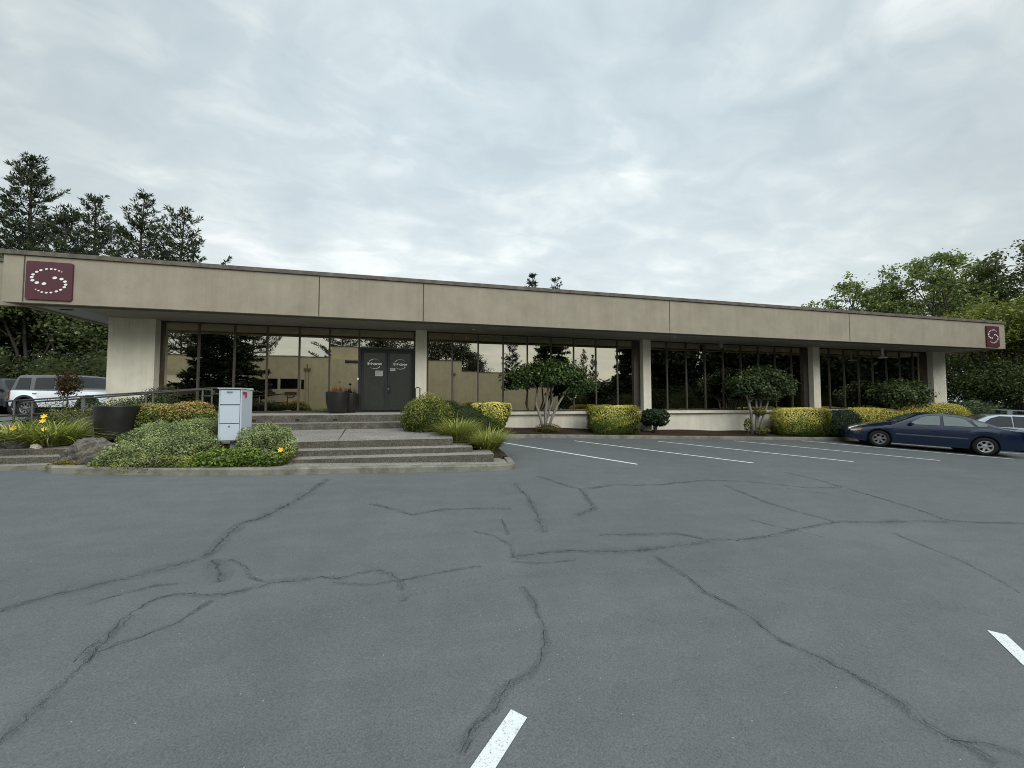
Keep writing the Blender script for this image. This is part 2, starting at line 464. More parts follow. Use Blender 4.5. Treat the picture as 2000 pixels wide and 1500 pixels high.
CRACKS = [
[(-1.56,7.56),(-1.65,6.59),(-1.8,5.92),(-1.91,5.52),(-2.07,5.36),(-2.05,4.93),(-2.02,4.59),(-2.03,4.43),(-2.16,4.3),(-2.42,4.07),(-2.68,3.95),(-2.88,3.78),(-2.94,3.67)],
[(-1.9,2.41),(-1.92,2.55),(-1.95,2.76),(-1.96,2.94),(-2.0,3.16),(-2.05,3.42),(-2.04,3.62),(-1.98,3.7),(-1.87,3.74),(-1.57,3.67),(-1.39,3.7),(-1.22,3.8),(-0.98,3.83),(-0.84,3.85),(-0.68,3.8),(-0.52,3.87),(-0.37,3.91),(-0.25,3.83),(-0.15,3.69),(-0.09,3.33)],
[(-0.71,3.74),(-0.45,3.64),(-0.19,3.68),(0.17,3.76),(0.62,3.84)],
[(-1.96,3.01),(-1.9,3.12),(-1.8,3.2),(-1.67,3.3),(-1.62,3.44),(-1.57,3.59)],
[(-1.92,4.37),(-1.74,4.11),(-1.65,3.89)],
[(-1.76,4.35),(-1.56,4.18),(-1.43,3.94),(-1.24,3.8)],
[(-0.68,6.0),(-0.38,5.76),(-0.06,5.43),(0.25,5.58),(0.61,5.63),(1.35,5.55)],
[(0.68,4.76),(0.9,4.57),(1.02,4.29),(0.97,3.97)],
[(1.1,5.16),(1.07,4.58)],
[(0.57,2.35),(0.51,2.3),(0.43,2.18),(0.28,2.06),(0.21,1.94)],
[(-2.44,3.67),(-2.32,3.77),(-2.13,3.9),(-1.96,3.91)],
[(-2.02,3.0),(-2.04,3.11),(-2.03,3.19)],
[(1.74,6.94),(1.75,6.12),(1.65,5.25),(1.53,4.6)],
[(2.36,7.5),(2.62,6.87),(2.85,6.46),(2.75,6.02),(2.6,5.43),(2.19,5.14)],
[(2.85,6.46),(3.63,6.7),(4.47,6.63),(5.15,6.77),(5.88,6.93),(6.63,6.76),(7.28,6.4),(7.59,6.18),(8.49,6.1)],
[(5.94,6.51),(5.84,5.97),(5.76,5.36),(5.81,4.95),(5.93,4.64),(5.93,4.42),(6.6,4.34),(7.24,4.31),(7.73,4.2),(8.04,4.27)],
[(8.52,7.48),(8.64,6.73),(8.43,5.92),(8.31,5.32),(8.17,4.69),(7.95,4.28),(8.27,4.13),(9.1,3.97)],
[(2.19,4.43),(2.72,4.38),(3.21,4.34),(3.48,4.11),(3.86,4.05),(4.39,4.1),(4.97,4.24),(5.93,4.42)],
[(0.98,4.0),(1.33,4.04),(1.69,4.06),(2.14,3.96),(2.65,3.95),(3.09,4.0),(3.48,4.08)],
[(0.95,3.89),(1.33,3.8),(1.63,3.84)],
[(2.52,3.81),(2.56,3.56),(2.59,3.29),(2.55,3.03),(2.61,2.8),(2.64,2.65),(2.61,2.49),(2.61,2.34),(2.72,2.16),(2.76,2.03),(2.79,1.87),(2.82,1.75),(2.76,1.62),(2.78,1.53),(2.82,1.45),(2.83,1.37)],
[(0.93,3.41),(0.95,3.16),(0.93,2.84),(0.88,2.62),(0.77,2.46),(0.68,2.39),(0.57,2.33)],
[(4.66,4.68),(4.97,4.24),(5.13,3.96)],
[(6.32,3.97),(6.19,3.56),(6.07,3.15),(5.88,2.82),(5.63,2.49)],
[(2.78,1.53),(2.93,1.46),(3.05,1.38)],
[(7.12,6.16),(7.34,5.92),(7.58,5.72)]]
WIDE = {0: 0.042, 1: 0.020, 4: 0.045, 20: 0.020, 21: 0.016, 9: 0.024, 18: 0.036, 12: 0.030, 15: 0.034, 16: 0.030, 14: 0.030, 6: 0.026, 13: 0.032, 17: 0.026}
mb = MB()
for i, c in enumerate(CRACKS):
    p = rough_path(c, 0.045, 0.011 if i != 20 else 0.008); w0 = WIDE.get(i, 0.015)*0.55
    w = [w0*(0.35+1.1*random.random())*(0.5+0.5*sin(pi*min(1, (k+1)/len(p)*1.1))) for k in range(len(p))]
    strip(mb, p, w, 0.0024)
    if w0 >= 0.03 or i in (20, 1, 9):      # a second, ragged edge beside the main line
        p2 = [(x+0.03+random.gauss(0, 0.012), y+random.gauss(0, 0.012)) for x, y in p]
        strip(mb, p2[len(p2)//4:], [random.random()**2*w0*0.9 for _ in p2[len(p2)//4:]], 0.0027)
tag(mb.build('asphalt_cracks', CRACK), kind='structure')
mb = MB()
for i, c in enumerate(CRACKS):
    p = rough_path(c, 0.16, 0.012); w0 = WIDE.get(i, 0.014)
    for q, kk in enumerate((2.2, 3.6, 5.2)):
        strip(mb, p, [w0*kk*(0.5+0.8*random.random()) for _ in p], 0.0006+0.0005*q)
tag(mb.build('asphalt_stains', STAIN), kind='structure')
mb = MB()
for tr in ([(-1.61,3.02),(-1.46,3.06),(-1.25,3.14),(-0.97,3.27),(-0.64,3.38),(-0.26,3.46),(0.16,3.49),(0.63,3.58),(0.89,3.65),(1.4,3.61),(1.91,3.55),(2.48,3.44),(2.93,3.34)],
           [(2.79,3.74),(2.96,3.56),(3.2,3.29),(3.46,3.08),(3.83,2.9),(4.15,2.69),(4.57,2.47),(4.81,2.35)],
           [(2.52,2.0),(2.99,2.19),(3.35,2.26),(3.87,2.39),(4.63,2.5)]):
    p = rough_path(tr, 0.055, 0.0)
    for i in range(0, len(p)-1):
        (x, y), (x2, y2) = p[i], p[i+1]
        dx, dy = x2-x, y2-y; l = sqrt(dx*dx+dy*dy) or 1; ux, uy = dx/l, dy/l
        for s in (-1, 1):
            if random.random() < 0.12: continue
            a = (x-uy*0.012*s, y+ux*0.012*s); b = (x-uy*0.075*s+ux*0.035, y+ux*0.075*s+uy*0.035)
            q = [a, (a[0]+ux*0.026, a[1]+uy*0.026), (b[0]+ux*0.026, b[1]+uy*0.026), b]
            if s < 0: q = q[::-1]
            mb.poly([(*k, lot(*k)+0.0021) for k in q])
tag(mb.build('tyre_tracks', TREAD), kind='structure')

def para_line(a, b, w, label):
    mb = MB(); dx, dy = b[0]-a[0], b[1]-a[1]; l = sqrt(dx*dx+dy*dy); n = max(2, int(l/0.35))
    pts = [(a[0]+dx*i/n, a[1]+dy*i/n) for i in range(n+1)]
    strip(mb, pts, w, 0.004)
    return tag(mb.build('bay_line', PAINT), label, 'parking line', 'painted parking bay lines')
LINES = [((2.60,11.98),(5.26,8.53)),((5.26,12.46),(8.76,8.56)),((8.56,12.48),(12.35,8.61)),((12.13,12.75),(16.05,8.69)),((15.7,12.91),(19.82,8.8)),((19.3,13.0),(23.4,8.85)),((22.9,13.0),(27.0,8.85))]
LB = ['white bay line nearest the entrance steps', 'white bay line in front of the multi-trunked tree', 'white bay line in front of the square clipped hedge',
      'white bay line starting below the second small tree', 'white bay line closest beside the navy sedan', 'white bay line on the far side beneath the navy sedan', 'white bay line on the far side of the silver car']
for (a, b), l in zip(LINES, LB): para_line(a, b, 0.10, l)
para_line((0.555, 2.11), (-0.15, 1.36), 0.10, 'short white line end at the bottom edge of the picture')
para_line((4.465, 2.125), (3.55, 1.21), 0.10, 'white line end at the right edge in the foreground')

# near kerb of the planting island, wrapping round both ends
KP = [(-6.25, 9.0), (-6.28, 8.62), (-6.2, 8.36), (-6.02, 8.22), (-5.7, 8.15), (-5.0, 8.04), (-4.0, 7.94), (-2.82, 7.88), (-1.1, 7.93), (0.86, 7.96), (1.70, 8.02), (1.95, 8.08), (2.08, 8.25), (2.13, 8.6), (2.2, 10.0), (2.28, 11.6), (2.42, 12.3), (2.75, 12.75), (3.2, 13.0), (3.8, 13.1)]
KP = KP[:-1] + [(x, 13.1) for x in lin(3.8, 29, 27)]
def offset(pts, d):
    out = []; n = len(pts)
    for i, p in enumerate(pts):
        a = pts[max(i-1, 0)]; b = pts[min(i+1, n-1)]
        dx, dy = b[0]-a[0], b[1]-a[1]; l = sqrt(dx*dx+dy*dy) or 1
        out.append((p[0]-dy/l*d, p[1]+dx/l*d))
    return out
def kerb_mesh(pts, h, w, name, inner):
    mb = MB(); sec = [(0, -0.12), (0.008, h-0.025), (0.03, h), (w, h), (w, -0.12)]
    rows = [offset(pts, d*inner) for d, _ in sec]
    n = len(pts); 
    for i in range(n):
        for k, (d, z) in enumerate(sec):
            x, y = rows[k][i]; mb.v.append((x, y, lot(*pts[i])+z))
    m = len(sec)
    for i in range(n-1):
        for k in range(m-1):
            a = i*m+k; mb.f.append((a, a+m, a+m+1, a+1)); mb.mi.append(0)
    return tag(mb.build(name, KERB, smooth=False), kind='structure')
kerb_mesh(KP, 0.125, 0.16, 'kerb', 1)

# soil and mulch beds
def bed_r(x, y):     # right of the steps
    return lot(x, y)+0.11+0.10*max(0, 1-abs(x-1.0)/1.4)+max(0, min(1, (y-9)/3.2))*0.26*max(0, min(1, (2.1-x)/1.6))
tag(grid_sheet('grass_bed', lin(0.2, 2.10, 14), lin(8.9, 14.4, 24), lambda x, y: bed_r(x, y) - (0.35 if (y < 9.7 and x < 1.45 + (9.7-y)*0.5) else 0), SOIL), kind='structure')
mbf = lambda x, y: lot(x, 13.2)+0.10+0.16*max(0, (y-13.2)/1.2)+0.03*sin(x*2.1)*sin(y*3)
grid_sheet('mulch_bed', lin(2.3, 29, 80), lin(13.2, 14.5, 8), lambda x, y: mbf(x, y) if x > 3 else mbf(x, y)+0.04*(3-x), MULCH)
isl = lambda x, y: lot(x, 8.1)+0.11+0.05*min(1, max(0, (y-8.15)/0.8))+0.20*min(1, max(0, (y-8.9)/0.5))+0.05*max(0, 1-((x+4.2)/1.8)**2)
grid_sheet('island_bed', lin(-6.12, -2.5, 30), lin(8.02, 9.3, 14), lambda x, y: isl(x, y) if y > 8.10+0.055*max(0, -3.2-x)+max(0, -5.7-x)*0.45 else lot(x, y)-0.05, SOIL)
grid_sheet('left_garden_bed', lin(-14, -4.9, 24), lin(9.95, 11.35, 8), lambda x, y: 0.50+0.05*sin(x*2)+0.04*(y-10), SOIL)
grid_sheet('wall_garden_bed', lin(-12.5, -8.0, 12), lin(12.62, 14.4, 8), lambda x, y: 0.80+0.05*sin(x*3+y), SOIL)

# ------------------------------------------------------------------ steps, landing, platform, ramp
def steps_mesh():
    t = thing('entrance_steps', 'broad grey exposed aggregate steps and landing rising to the glass doors', 'steps', (-1.0, 9.0, 0.0))
    inv = lambda x, y, z: (x+1.0, y-9.0, z)
    def slab(name, pts, z0, zf, side=AGGR, nose=0.0):
        mb = MB(); n = len(pts)
        top = [inv(x, y, zf(x, y)) for x, y in pts]; bot = [inv(x, y, z0) for x, y in pts]
        mb.poly(top, 0)
        for i in range(n):
            j = (i+1) % n; mb.quad(bot[i], bot[j], top[j], top[i], 1)
        return mb.build(name, [AGG, side], t)
    slab('kerb_tread', [(-2.75, 8.04), (1.93, 8.2), (2.05, 8.6), (2.10, 9.5), (-2.75, 9.5)], -0.5, lambda x, y: lot(x, 8.0)+0.118)
    slab('step', [(-2.9, 8.45), (1.66, 8.47), (1.70, 9.3), (-2.9, 9.3)], -0.5, lambda x, y: 0.170-0.006*(x+1))
    slab('step', [(-3.0, 8.89), (1.24, 8.91), (1.28, 9.8), (-3.0, 9.8)], -0.5, lambda x, y: 0.285-0.006*(x+1))
    slab('landing', [(-7.6, 9.12), (-6.1, 9.12), (-6.05, 9.34), (0.82, 9.34), (0.85, 11.66), (-4.95, 11.66), (-5.0, 9.95), (-14, 9.95), (-14, 9.12)], -0.5, lambda x, y: 0.44+0.043*(y-9.34))
    slab('upper_step', [(-4.9, 11.65), (0.4, 11.65), (0.4, 12.5), (-4.9, 12.5)], 0.2, lambda x, y: 0.715)
    mb = MB()
    for (x, y, z, d) in ((-0.93, 9.345, 0, 0),):
        mb.quad(inv(-1.74, 9.34, 0.4405), inv(-1.73, 9.34, 0.4405), inv(-1.95, 11.64, 0.5405), inv(-1.99, 11.64, 0.5405))
    mb.build('joint', DARKGAP, t)
    for x in (-4.45, -3.35, -2.35):
        mb = MB(); mb.box(x+1-0.05, x+1+0.05, 12.185-9, 12.20-9, 0.76, 0.81); mb.build('step_light', DARKGAP, t)
    return t
steps_mesh()
def left_steps():
    t = thing('garden_steps', 'low grey aggregate steps beside the boulder at the left edge', 'steps', (-8, 8.8, 0))
    for nm, y0, y1, z in (('kerb_tread', 8.5, 8.80, 0.225), ('step', 8.76, 9.118, 0.335)):
        mb = MB(); x0, x1 = -6.0, 1.82
        mb.quad((x0, y0-8.8, z), (x1, y0-8.8, z), (x1, y1-8.8, z), (x0, y1-8.8, z), 0)
        mb.quad((x0, y0-8.8, -.3), (x1, y0-8.8, -.3), (x1, y0-8.8, z), (x0, y0-8.8, z), 1)
        mb.build(nm, [AGG, AGGR if nm == 'step' else KERB], t)
left_steps()
mb = MB(); mb.box(-5.15, 0.3, 12.19, 14.56, 0.1, 0.93)
mb.mi = [1, 0, 1, 1, 1, 1]
o = tag(mb.build('entrance_platform', [PLAT, AGGR], bevel=0.01), kind='structure')
mb = MB()   # ramp up to the platform from the left, with a low kerb on its near side
mb.prism([(-5.15, 11.35, 0.93), (-5.15, 11.35, 0.2), (-14, 11.35, 0.0), (-14, 11.35, 0.45), (-9.7, 11.35, 0.62)], (0, 1.24, 0))
tag(mb.build('access_ramp', PLAT), kind='structure')
mb = MB()
mb.prism([(-5.16, 12.6, 0.93), (-5.16, 12.6, 0.2), (-8.2, 12.6, 0.2), (-8.2, 12.6, 0.93)], (0, 1.96, 0))
tag(mb.build('walkway', PLAT), kind='structure')

# ------------------------------------------------------------------ office building
G = 14.57
bld = thing('office_building', 'long low tan office building with a deep flat fascia over dark mirror glass', 'building', (8.75, 20, 0))
BO = Vector((8.75, 20, 0))
def bpart(mb, name, mat, parent=None, smooth=False, bevel=0, root=None, off=BO):
    mb.v = [(x-off.x, y-off.y, z-off.z) for x, y, z in mb.v]
    return mb.build(name, mat, parent or root or bld, smooth, bevel)
mb = MB(); mb.box(-10.25, 27.76, 12.4, 12.52, 3.85, 5.07); mb.box(27.64, 27.76, 12.523, 31, 3.85, 5.07); mb.box(-10.25, -10.13, 12.523, 31, 3.85, 5.07)
fas = bpart(mb, 'fascia', FASCIA)
mb = MB(); mb.box(-10.9, -10.253, 12.9, 13.0, 3.85, 5.0); bpart(mb, 'return_fascia', FASCIA)
for x in (-9.83, -2.9, 0.135, 9.07, 17.84):
    mb = MB(); mb.box(x-0.014, x+0.014, 12.395, 12.41, 3.87, 5.06); bpart(mb, 'panel_joint', plain('joint_sealant', (0.075, 0.065, 0.045), 0.9) if 'joint_sealant' not in MATS else MATS['joint_sealant'], fas)
mb = MB(); mb.box(-10.30, 27.81, 12.35, 12.62, 5.073, 5.185); mb.box(27.60, 27.81, 12.62, 31.05, 5.073, 5.18); mb.box(-10.30, -10.08, 12.62, 31.05, 5.073, 5.18)
mb.box(-10.95, -10.31, 12.86, 13.05, 5.003, 5.10)
bpart(mb, 'coping', COPING, fas)
mb = MB(); mb.box(-10.12, 27.63, 12.53, 31, 4.5, 4.95); bpart(mb, 'roof', ROOFM)
mb = MB(); mb.box(-10.12, 27.63, 12.53, 12.72, 3.98, 4.2); bpart(mb, 'shadow_gap', DARKGAP)
mb = MB(); mb.box(-10.05, 27.6, 12.72, 12.80, 3.84, 3.96); bpart(mb, 'soffit_lip', SOFFIT)
mb = MB(); mb.box(-9.235, 27.6, 12.803, 14.9, 3.90, 4.0); bpart(mb, 'soffit', SOFFIT)
mb = MB(); mb.box(-10.12, -9.24, 12.803, 30.9, 3.90, 4.0)
s2 = bpart(mb, 'side_soffit', SOFFIT2)
mb = MB(); mb.box(-9.75, -9.45, 13.3, 13.38, 3.885, 3.90); bpart(mb, 'soffit_vent', DARKGAP, s2)
mb = MB(); mb.box(-9.2, 27.0, 14.9, 30.5, 0.0, 4.45); bpart(mb, 'wall_mass', CREAM)
# board formed end wall and columns
def column(x0, x1, y0, z0, wide=False):
    mb = MB(); mb.box(x0, x1, y0, 14.75, z0, 3.898)
    n = int((x1-x0)/0.13)
    for i in range(1, n):        # board marks standing proud
        xx = x0+(x1-x0)*i/n+random.uniform(-.02, .02)
        mb.box(xx-0.004-random.random()*0.006, xx+0.006, y0-0.003, y0+0.01, z0+0.002, 3.895)
    return bpart(mb, 'column', CREAM)
column(-8.33, -8.0, 14.25, 0.3)
mb = MB(); mb.box(-9.24, -8.335, 14.30, 14.75, 0.3, 3.898)
for i in range(1, 7):
    xx = -9.24+0.13*i+random.uniform(-.035, .035); d = random.random()*0.02
    mb.box(xx-0.004-d, xx+0.004, 14.296, 14.31, 0.32, 3.895)
bpart(mb, 'end_wall', CREAM)
column(-0.11, 0.29, 14.25, 0.3)
column(9.12, 9.48, 14.25, -0.6)
column(18.16, 18.56, 14.25, -0.9)
column(26.13, 27.06, 14.25, -1.2)
# glass bays
def bay(x0, x1, edges, zb, zt=3.90, sill=True, skip=None):
    f = MB()
    f.box(x0, x1, 14.50, 14.66, zt-0.05, zt-0.002); f.box(x0, x1, 14.50, 14.66, zb, zb+0.06)
    f.box(x0, x0+0.07, 14.51, 14.66, zb+0.06, zt-0.05); f.box(x1-(0.30 if x1 > 5 else 0.07), x1, 14.49, 14.66, zb+0.06, zt-0.05)  # right jamb widened as a dark strip over the column's reflection
    fr = bpart(f, 'window_frame', BRONZE)
    for x in edges[1:-1]:
        m = MB(); m.box(x-0.026, x+0.026, 14.535, 14.62, zb+0.06, zt-0.05); bpart(m, 'mullion', BRONZE2, fr)
    for a, b in zip(edges[:-1], edges[1:]):
        if skip and abs(a-skip[0]) < 0.05: continue
        m = MB(); t = random.uniform(-0.0016, 0.0016)*(b-a); t2 = random.uniform(-0.0012, 0.0012)*2
        m.quad((a, G-t-t2, zb+0.03), (b, G+t-t2, zb+0.03), (b, G+t+t2, zt-0.03), (a, G-t+t2, zt-0.03))
        bpart(m, 'pane', MIRROR, fr)
    if sill:
        m = MB(); m.box(x0, x1, 14.36, 14.66, zb-0.12, zb-0.003); bpart(m, 'sill', CREAM, bevel=0.006)
        m = MB(); m.box(x0, x1, 14.50, 14.75, -1.2, zb-0.124); bpart(m, 'base_wall', CREAM)
    return fr
bay(-8.0, -0.11, [-8.0, -6.97, -5.95, -4.98, -3.99, -3.03, -2.06, -0.11], 0.93, sill=False, skip=(-2.06, -0.11))
bay(0.29, 9.12, [0.29]+[1.24+0.98*i for i in range(8)]+[9.12], 0.92)
bay(9.48, 18.16, [9.48]+[10.47+0.967*i for i in range(8)]+[18.16], 0.92)
bay(18.56, 26.13, [18.56]+[19.54+0.947*i for i in range(7)]+[26.13], 0.92)
# entrance: transom light and double doors
m = MB(); m.quad((-2.06, G, 3.22), (-0.14, G+0.002, 3.22), (-0.14, G+0.002, 3.87), (-2.06, G, 3.87)); bpart(m, 'transom_pane', MIRROR)
m = MB(); m.box(-2.03, -0.14, 14.46, 14.64, 3.15, 3.22); m.box(-2.03, -1.97, 14.46, 14.64, 0.932, 3.15); m.box(-0.20, -0.14, 14.46, 14.64, 0.932, 3.15); m.box(-2.05, -0.12, 14.44, 14.66, 0.93, 0.955)
dfr = bpart(m, 'door_frame', DOORM)
def text_mesh(s, size, loc, name, mat, parent, off=BO, bold=0.004, shear=0.0):
    cu = bpy.data.curves.new(name, 'FONT'); cu.body = s; cu.size = size; cu.align_x = 'CENTER'; cu.align_y = 'CENTER'; cu.offset = bold; cu.shear = shear
    ob = bpy.data.objects.new(name, cu); COL.objects.link(ob)
    bpy.context.view_layer.update()
    me = bpy.data.meshes.new_from_object(ob.evaluated_get(bpy.context.evaluated_depsgraph_get()))
    bpy.data.objects.remove(ob); me.materials.clear(); me.materials.append(mat)
    o = bpy.data.objects.new(name, me); COL.objects.link(o); o.parent = parent
    o.rotation_euler = (pi/2, 0, 0); o.location = Vector(loc)-off
    return o
def disc(mb, cx, cz, y, rx, rz, n=14):
    mb.poly([(cx+rx*cos(2*pi*k/n), y, cz+rz*sin(2*pi*k/n)) for k in range(n)][::1])
for k, (a, b) in enumerate(((-1.965, -1.088), (-1.076, -0.205))):
    m = MB(); st = 0.075
    m.box(a, a+st, 14.50, 14.56, 0.96, 3.145); m.box(b-st, b, 14.50, 14.56, 0.96, 3.145)
    m.box(a+st, b-st, 14.50, 14.56, 3.06, 3.145); m.box(a+st, b-st, 14.50, 14.56, 0.96, 1.10)
    dr = bpart(m, 'door', DOORM)
    m = MB(); m.quad((a+st, 14.535, 1.10), (b-st, 14.535, 1.10), (b-st, 14.535, 3.06), (a+st, 14.535, 3.06)); bpart(m, 'door_pane', DOORGLASS, dr)
    hx = b-0.07 if k == 0 else a+0.07; s = -1 if k == 0 else 1
    m = MB(); m.tube([(hx, 14.50, 1.88), (hx, 14.43, 1.88), (hx+s*0.015, 14.43, 1.80), (hx+s*0.015, 14.43, 1.70), (hx, 14.43, 1.62), (hx, 14.50, 1.62)], 0.016, 8); bpart(m, 'door_handle', PLASTIC, dr)
    cx = (a+b)/2+(0.0 if k == 0 else 0.0); cz = 2.66
    text_mesh('Selectron', 0.125, (cx, 14.526, cz), 'lettering', WHITEV, dr, bold=0.0045)
    for t0, t1 in ((150, 45), (-35, -130)):
        m = MB()
        for i in range(16):
            t = radians(t0+(t1-t0)*i/15); r = 0.016*(1-0.55*i/15) if t0 > 0 else 0.016*(1-0.55*i/15)
            disc(m, cx+0.205*cos(t), cz+0.175*sin(t), 14.527, r, r*0.8, 8)
        bpart(m, 'emblem_arc', WHITEV, dr)
    m = MB(); px = (-1.50, -1.24, 2.22, 2.42) if k == 0 else (-1.02, -0.81, 2.41, 2.52)
    m.quad((px[0], 14.528, px[2]), (px[1], 14.528, px[2]), (px[1], 14.528, px[3]), (px[0], 14.528, px[3]))
    nt_ = bpart(m, 'notice', PAPER, dr)
    m = MB(); zz = px[3]-0.03
    while zz > px[2]+0.03:
        w = random.uniform(0.55, 0.85)*(px[1]-px[0]); m.quad((px[0]+.02, 14.5265, zz-.006), (px[0]+w, 14.5265, zz-.006), (px[0]+w, 14.5265, zz+.003), (px[0]+.02, 14.5265, zz+.003)); zz -= 0.028
    bpart(m, 'printed_lines', PAPERINK, nt_)
m = MB(); m.lathe([(0.0, 0.0), (0.022, 0.0), (0.022, 0.03)], (-1.045, 14.47, 1.76), 12, 0, 'y'); bpart(m, 'lock', STEEL, dfr)
m = MB(); m.box(-2.10, -2.04, 14.43, 14.47, 2.06, 2.15); bpart(m, 'doorbell', WHITEV, dfr, bevel=0.01)
m = MB()
for x, w in ((-1.0, 0.4), (1.4, 0.4)): pass
# small fittings under the soffit
for (x, y) in ((10.1, 13.5), (17.9, 13.6), (1.9, 13.6), (23.0, 13.7)):
    m = MB(); m.lathe([(0.06, 0.0), (0.055, -0.02), (0.0, -0.02)], (x, y, 3.90), 14); bpart(m, 'recessed_light', STEEL)
m = MB(); m.tube([(22.05, 13.9, 3.90), (22.05, 13.9, 3.52)], 0.045, 10); lp = bpart(m, 'pendant_lamp', WHITEV)
m = MB(); m.lathe([(0.05, 0.10), (0.09, 0.06), (0.19, 0.0), (0.17, -0.03), (0.0, -0.03)], (22.05, 13.9, 3.45), 18); bpart(m, 'lamp_shade', WHITEV, lp)
m = MB(); m.box(12.65, 12.79, 13.9, 14.0, 3.62, 3.90); bpart(m, 'soffit_bracket', SOFFIT)
m = MB(); m.tube([(-0.09, 13.9, 0.90), (-0.09, 13.9, 1.77), (-0.06, 13.9, 1.80), (0.03, 13.9, 1.80), (0.06, 13.9, 1.77), (0.06, 13.9, 0.90)], 0.02, 8)
tag(m.build('door_rail', RAILM), 'short dark hoop rail in front of the pillar right of the doors', 'handrail')

# wall signs
EMB = [(1030,408,.35),(985,390,.5),(922,368,.58),(857,362,.64),(780,366,.64),(692,388,.74),(627,418,.78),(570,466,.82),(552,513,.86),(565,566,.9),(638,605,1),(752,620,1.04),
       (922,515,1.04),(1033,533,.95),(1092,577,.9),(1105,629,.82),(1085,674,.78),(1027,720,.74),(958,750,.76),(872,772,.64),(797,776,.64),(725,767,.56),(670,742,.5),(623,720,.35)]
def wall_sign(xc, zc, w, h, label):
    t = thing('wall_sign', label, 'sign', (xc, 12.40, zc), 0, 'maroon emblem plaques on the fascia')
    m = MB(); r = 0.045; pts = []
    for cx, cz, a0 in ((w/2-r, h/2-r, 0), (-w/2+r, h/2-r, 90), (-w/2+r, -h/2+r, 180), (w/2-r, -h/2+r, 270)):
        for k in range(5):
            a = radians(a0+k*22.5); pts.append((cx+r*cos(a), -0.003, cz+r*sin(a)))
    m.prism(pts, (0, -0.045, 0)); m.build('plaque', MAROON, t)
    m = MB()
    for x, y, s in EMB:
        u = (x-828)/757; vv = -(y-569+0.0357*(828-x))/660
        rx, rz = 0.047*s*w, 0.034*s*h
        pp = []
        for k in range(16):
            a = 2*pi*k/16; dx, dz = rx*cos(a), rz*sin(a)
            pp.append((u*w+dx, -0.050, vv*h+dz+dx*0.12))
        m.prism(pp, (0, -0.006, 0))
    m.build('emblem', WHITEV, t)
wall_sign(-9.28, 4.43, 0.96, 0.99, 'larger looking maroon plaque with white dotted S at the left end of the fascia')
wall_sign(26.81, 4.42, 0.90, 1.0, 'maroon plaque with white dotted S at the far right end of the fascia')

# roof mast and wire
t = thing('roof_mast', 'dark gooseneck pipe standing on the roof edge with a thin wire', 'mast', (-3.55, 14.2, 4.95))
m = MB(); m.tube([(0, 0, 0), (0, 0, 0.62), (-0.03, 0, 0.70), (-0.12, -0.02, 0.72), (-0.19, -0.03, 0.62), (-0.22, -0.03, 0.38)], [0.03, 0.03, 0.035, 0.05, 0.055, 0.06], 8); m.build('pipe', RAILM, t)
m = MB(); m.tube([(-0.2, 0, 0.42), (-3.2, 0.2, 0.40), (-7.0, 0.6, 0.46)], 0.006, 5); m.build('wire', RAILL, t)

# ------------------------------------------------------------------ hand rails of the ramp
def ramp_rail(name, y, xl, zl, xr, zr, posts, label, loopl=True, low=True):
    t = thing(name, label, 'handrail', (xl, y, zl-0.8), 0, 'handrails of the access ramp')
    zat = lambda x: zl+(zr-zl)*(x-xl)/(xr-xl)
    P = []
    if loopl:
        P += [(xl+0.02, 0, zl-0.17), (xl-0.16, 0, zl-0.165), (xl-0.25, 0, zl-0.09), (xl-0.17, 0, zl-0.012)]
    P += [(x, 0, zat(x)) for x in lin(xl, xr, 6)]
    P += [(xr+0.17, 0, zr-0.005), (xr+0.26, 0, zr-0.07), (xr+0.25, 0, zr-0.11), (xr+0.17, 0, zr-0.165), (xr, 0, zr-0.17)]
    m = MB(); m.tube([(x-xl, yy, z-zl+0.8) for x, yy, z in P], 0.021, 8); m.build('top_rail', RAILL, t, True)
    if low:
        m = MB(); m.tube([(-0.7, 0, 0.8-0.335), (xr-xl, 0, zr-zl+0.8-0.34)], 0.017, 8); m.build('lower_rail', RAILL, t, True)
    for x in posts:
        m = MB(); m.tube([(x-xl, 0, zat(x)-zl+0.8), (x-xl, 0, zat(x)-zl-0.05)], 0.022, 8); m.build('post', RAILM, t, True)
ramp_rail('ramp_rail', 11.32, -8.69, 1.31, -5.30, 1.625, (-8.69, -7.72, -6.35, -5.30), 'near grey pipe handrail of the ramp with looped ends and lower bar')
ramp_rail('ramp_rail', 12.55, -10.2, 1.325, -5.65, 1.70, (-10.0, -8.6, -7.2, -5.65), 'far handrail of the ramp closest to the glass', False, False)

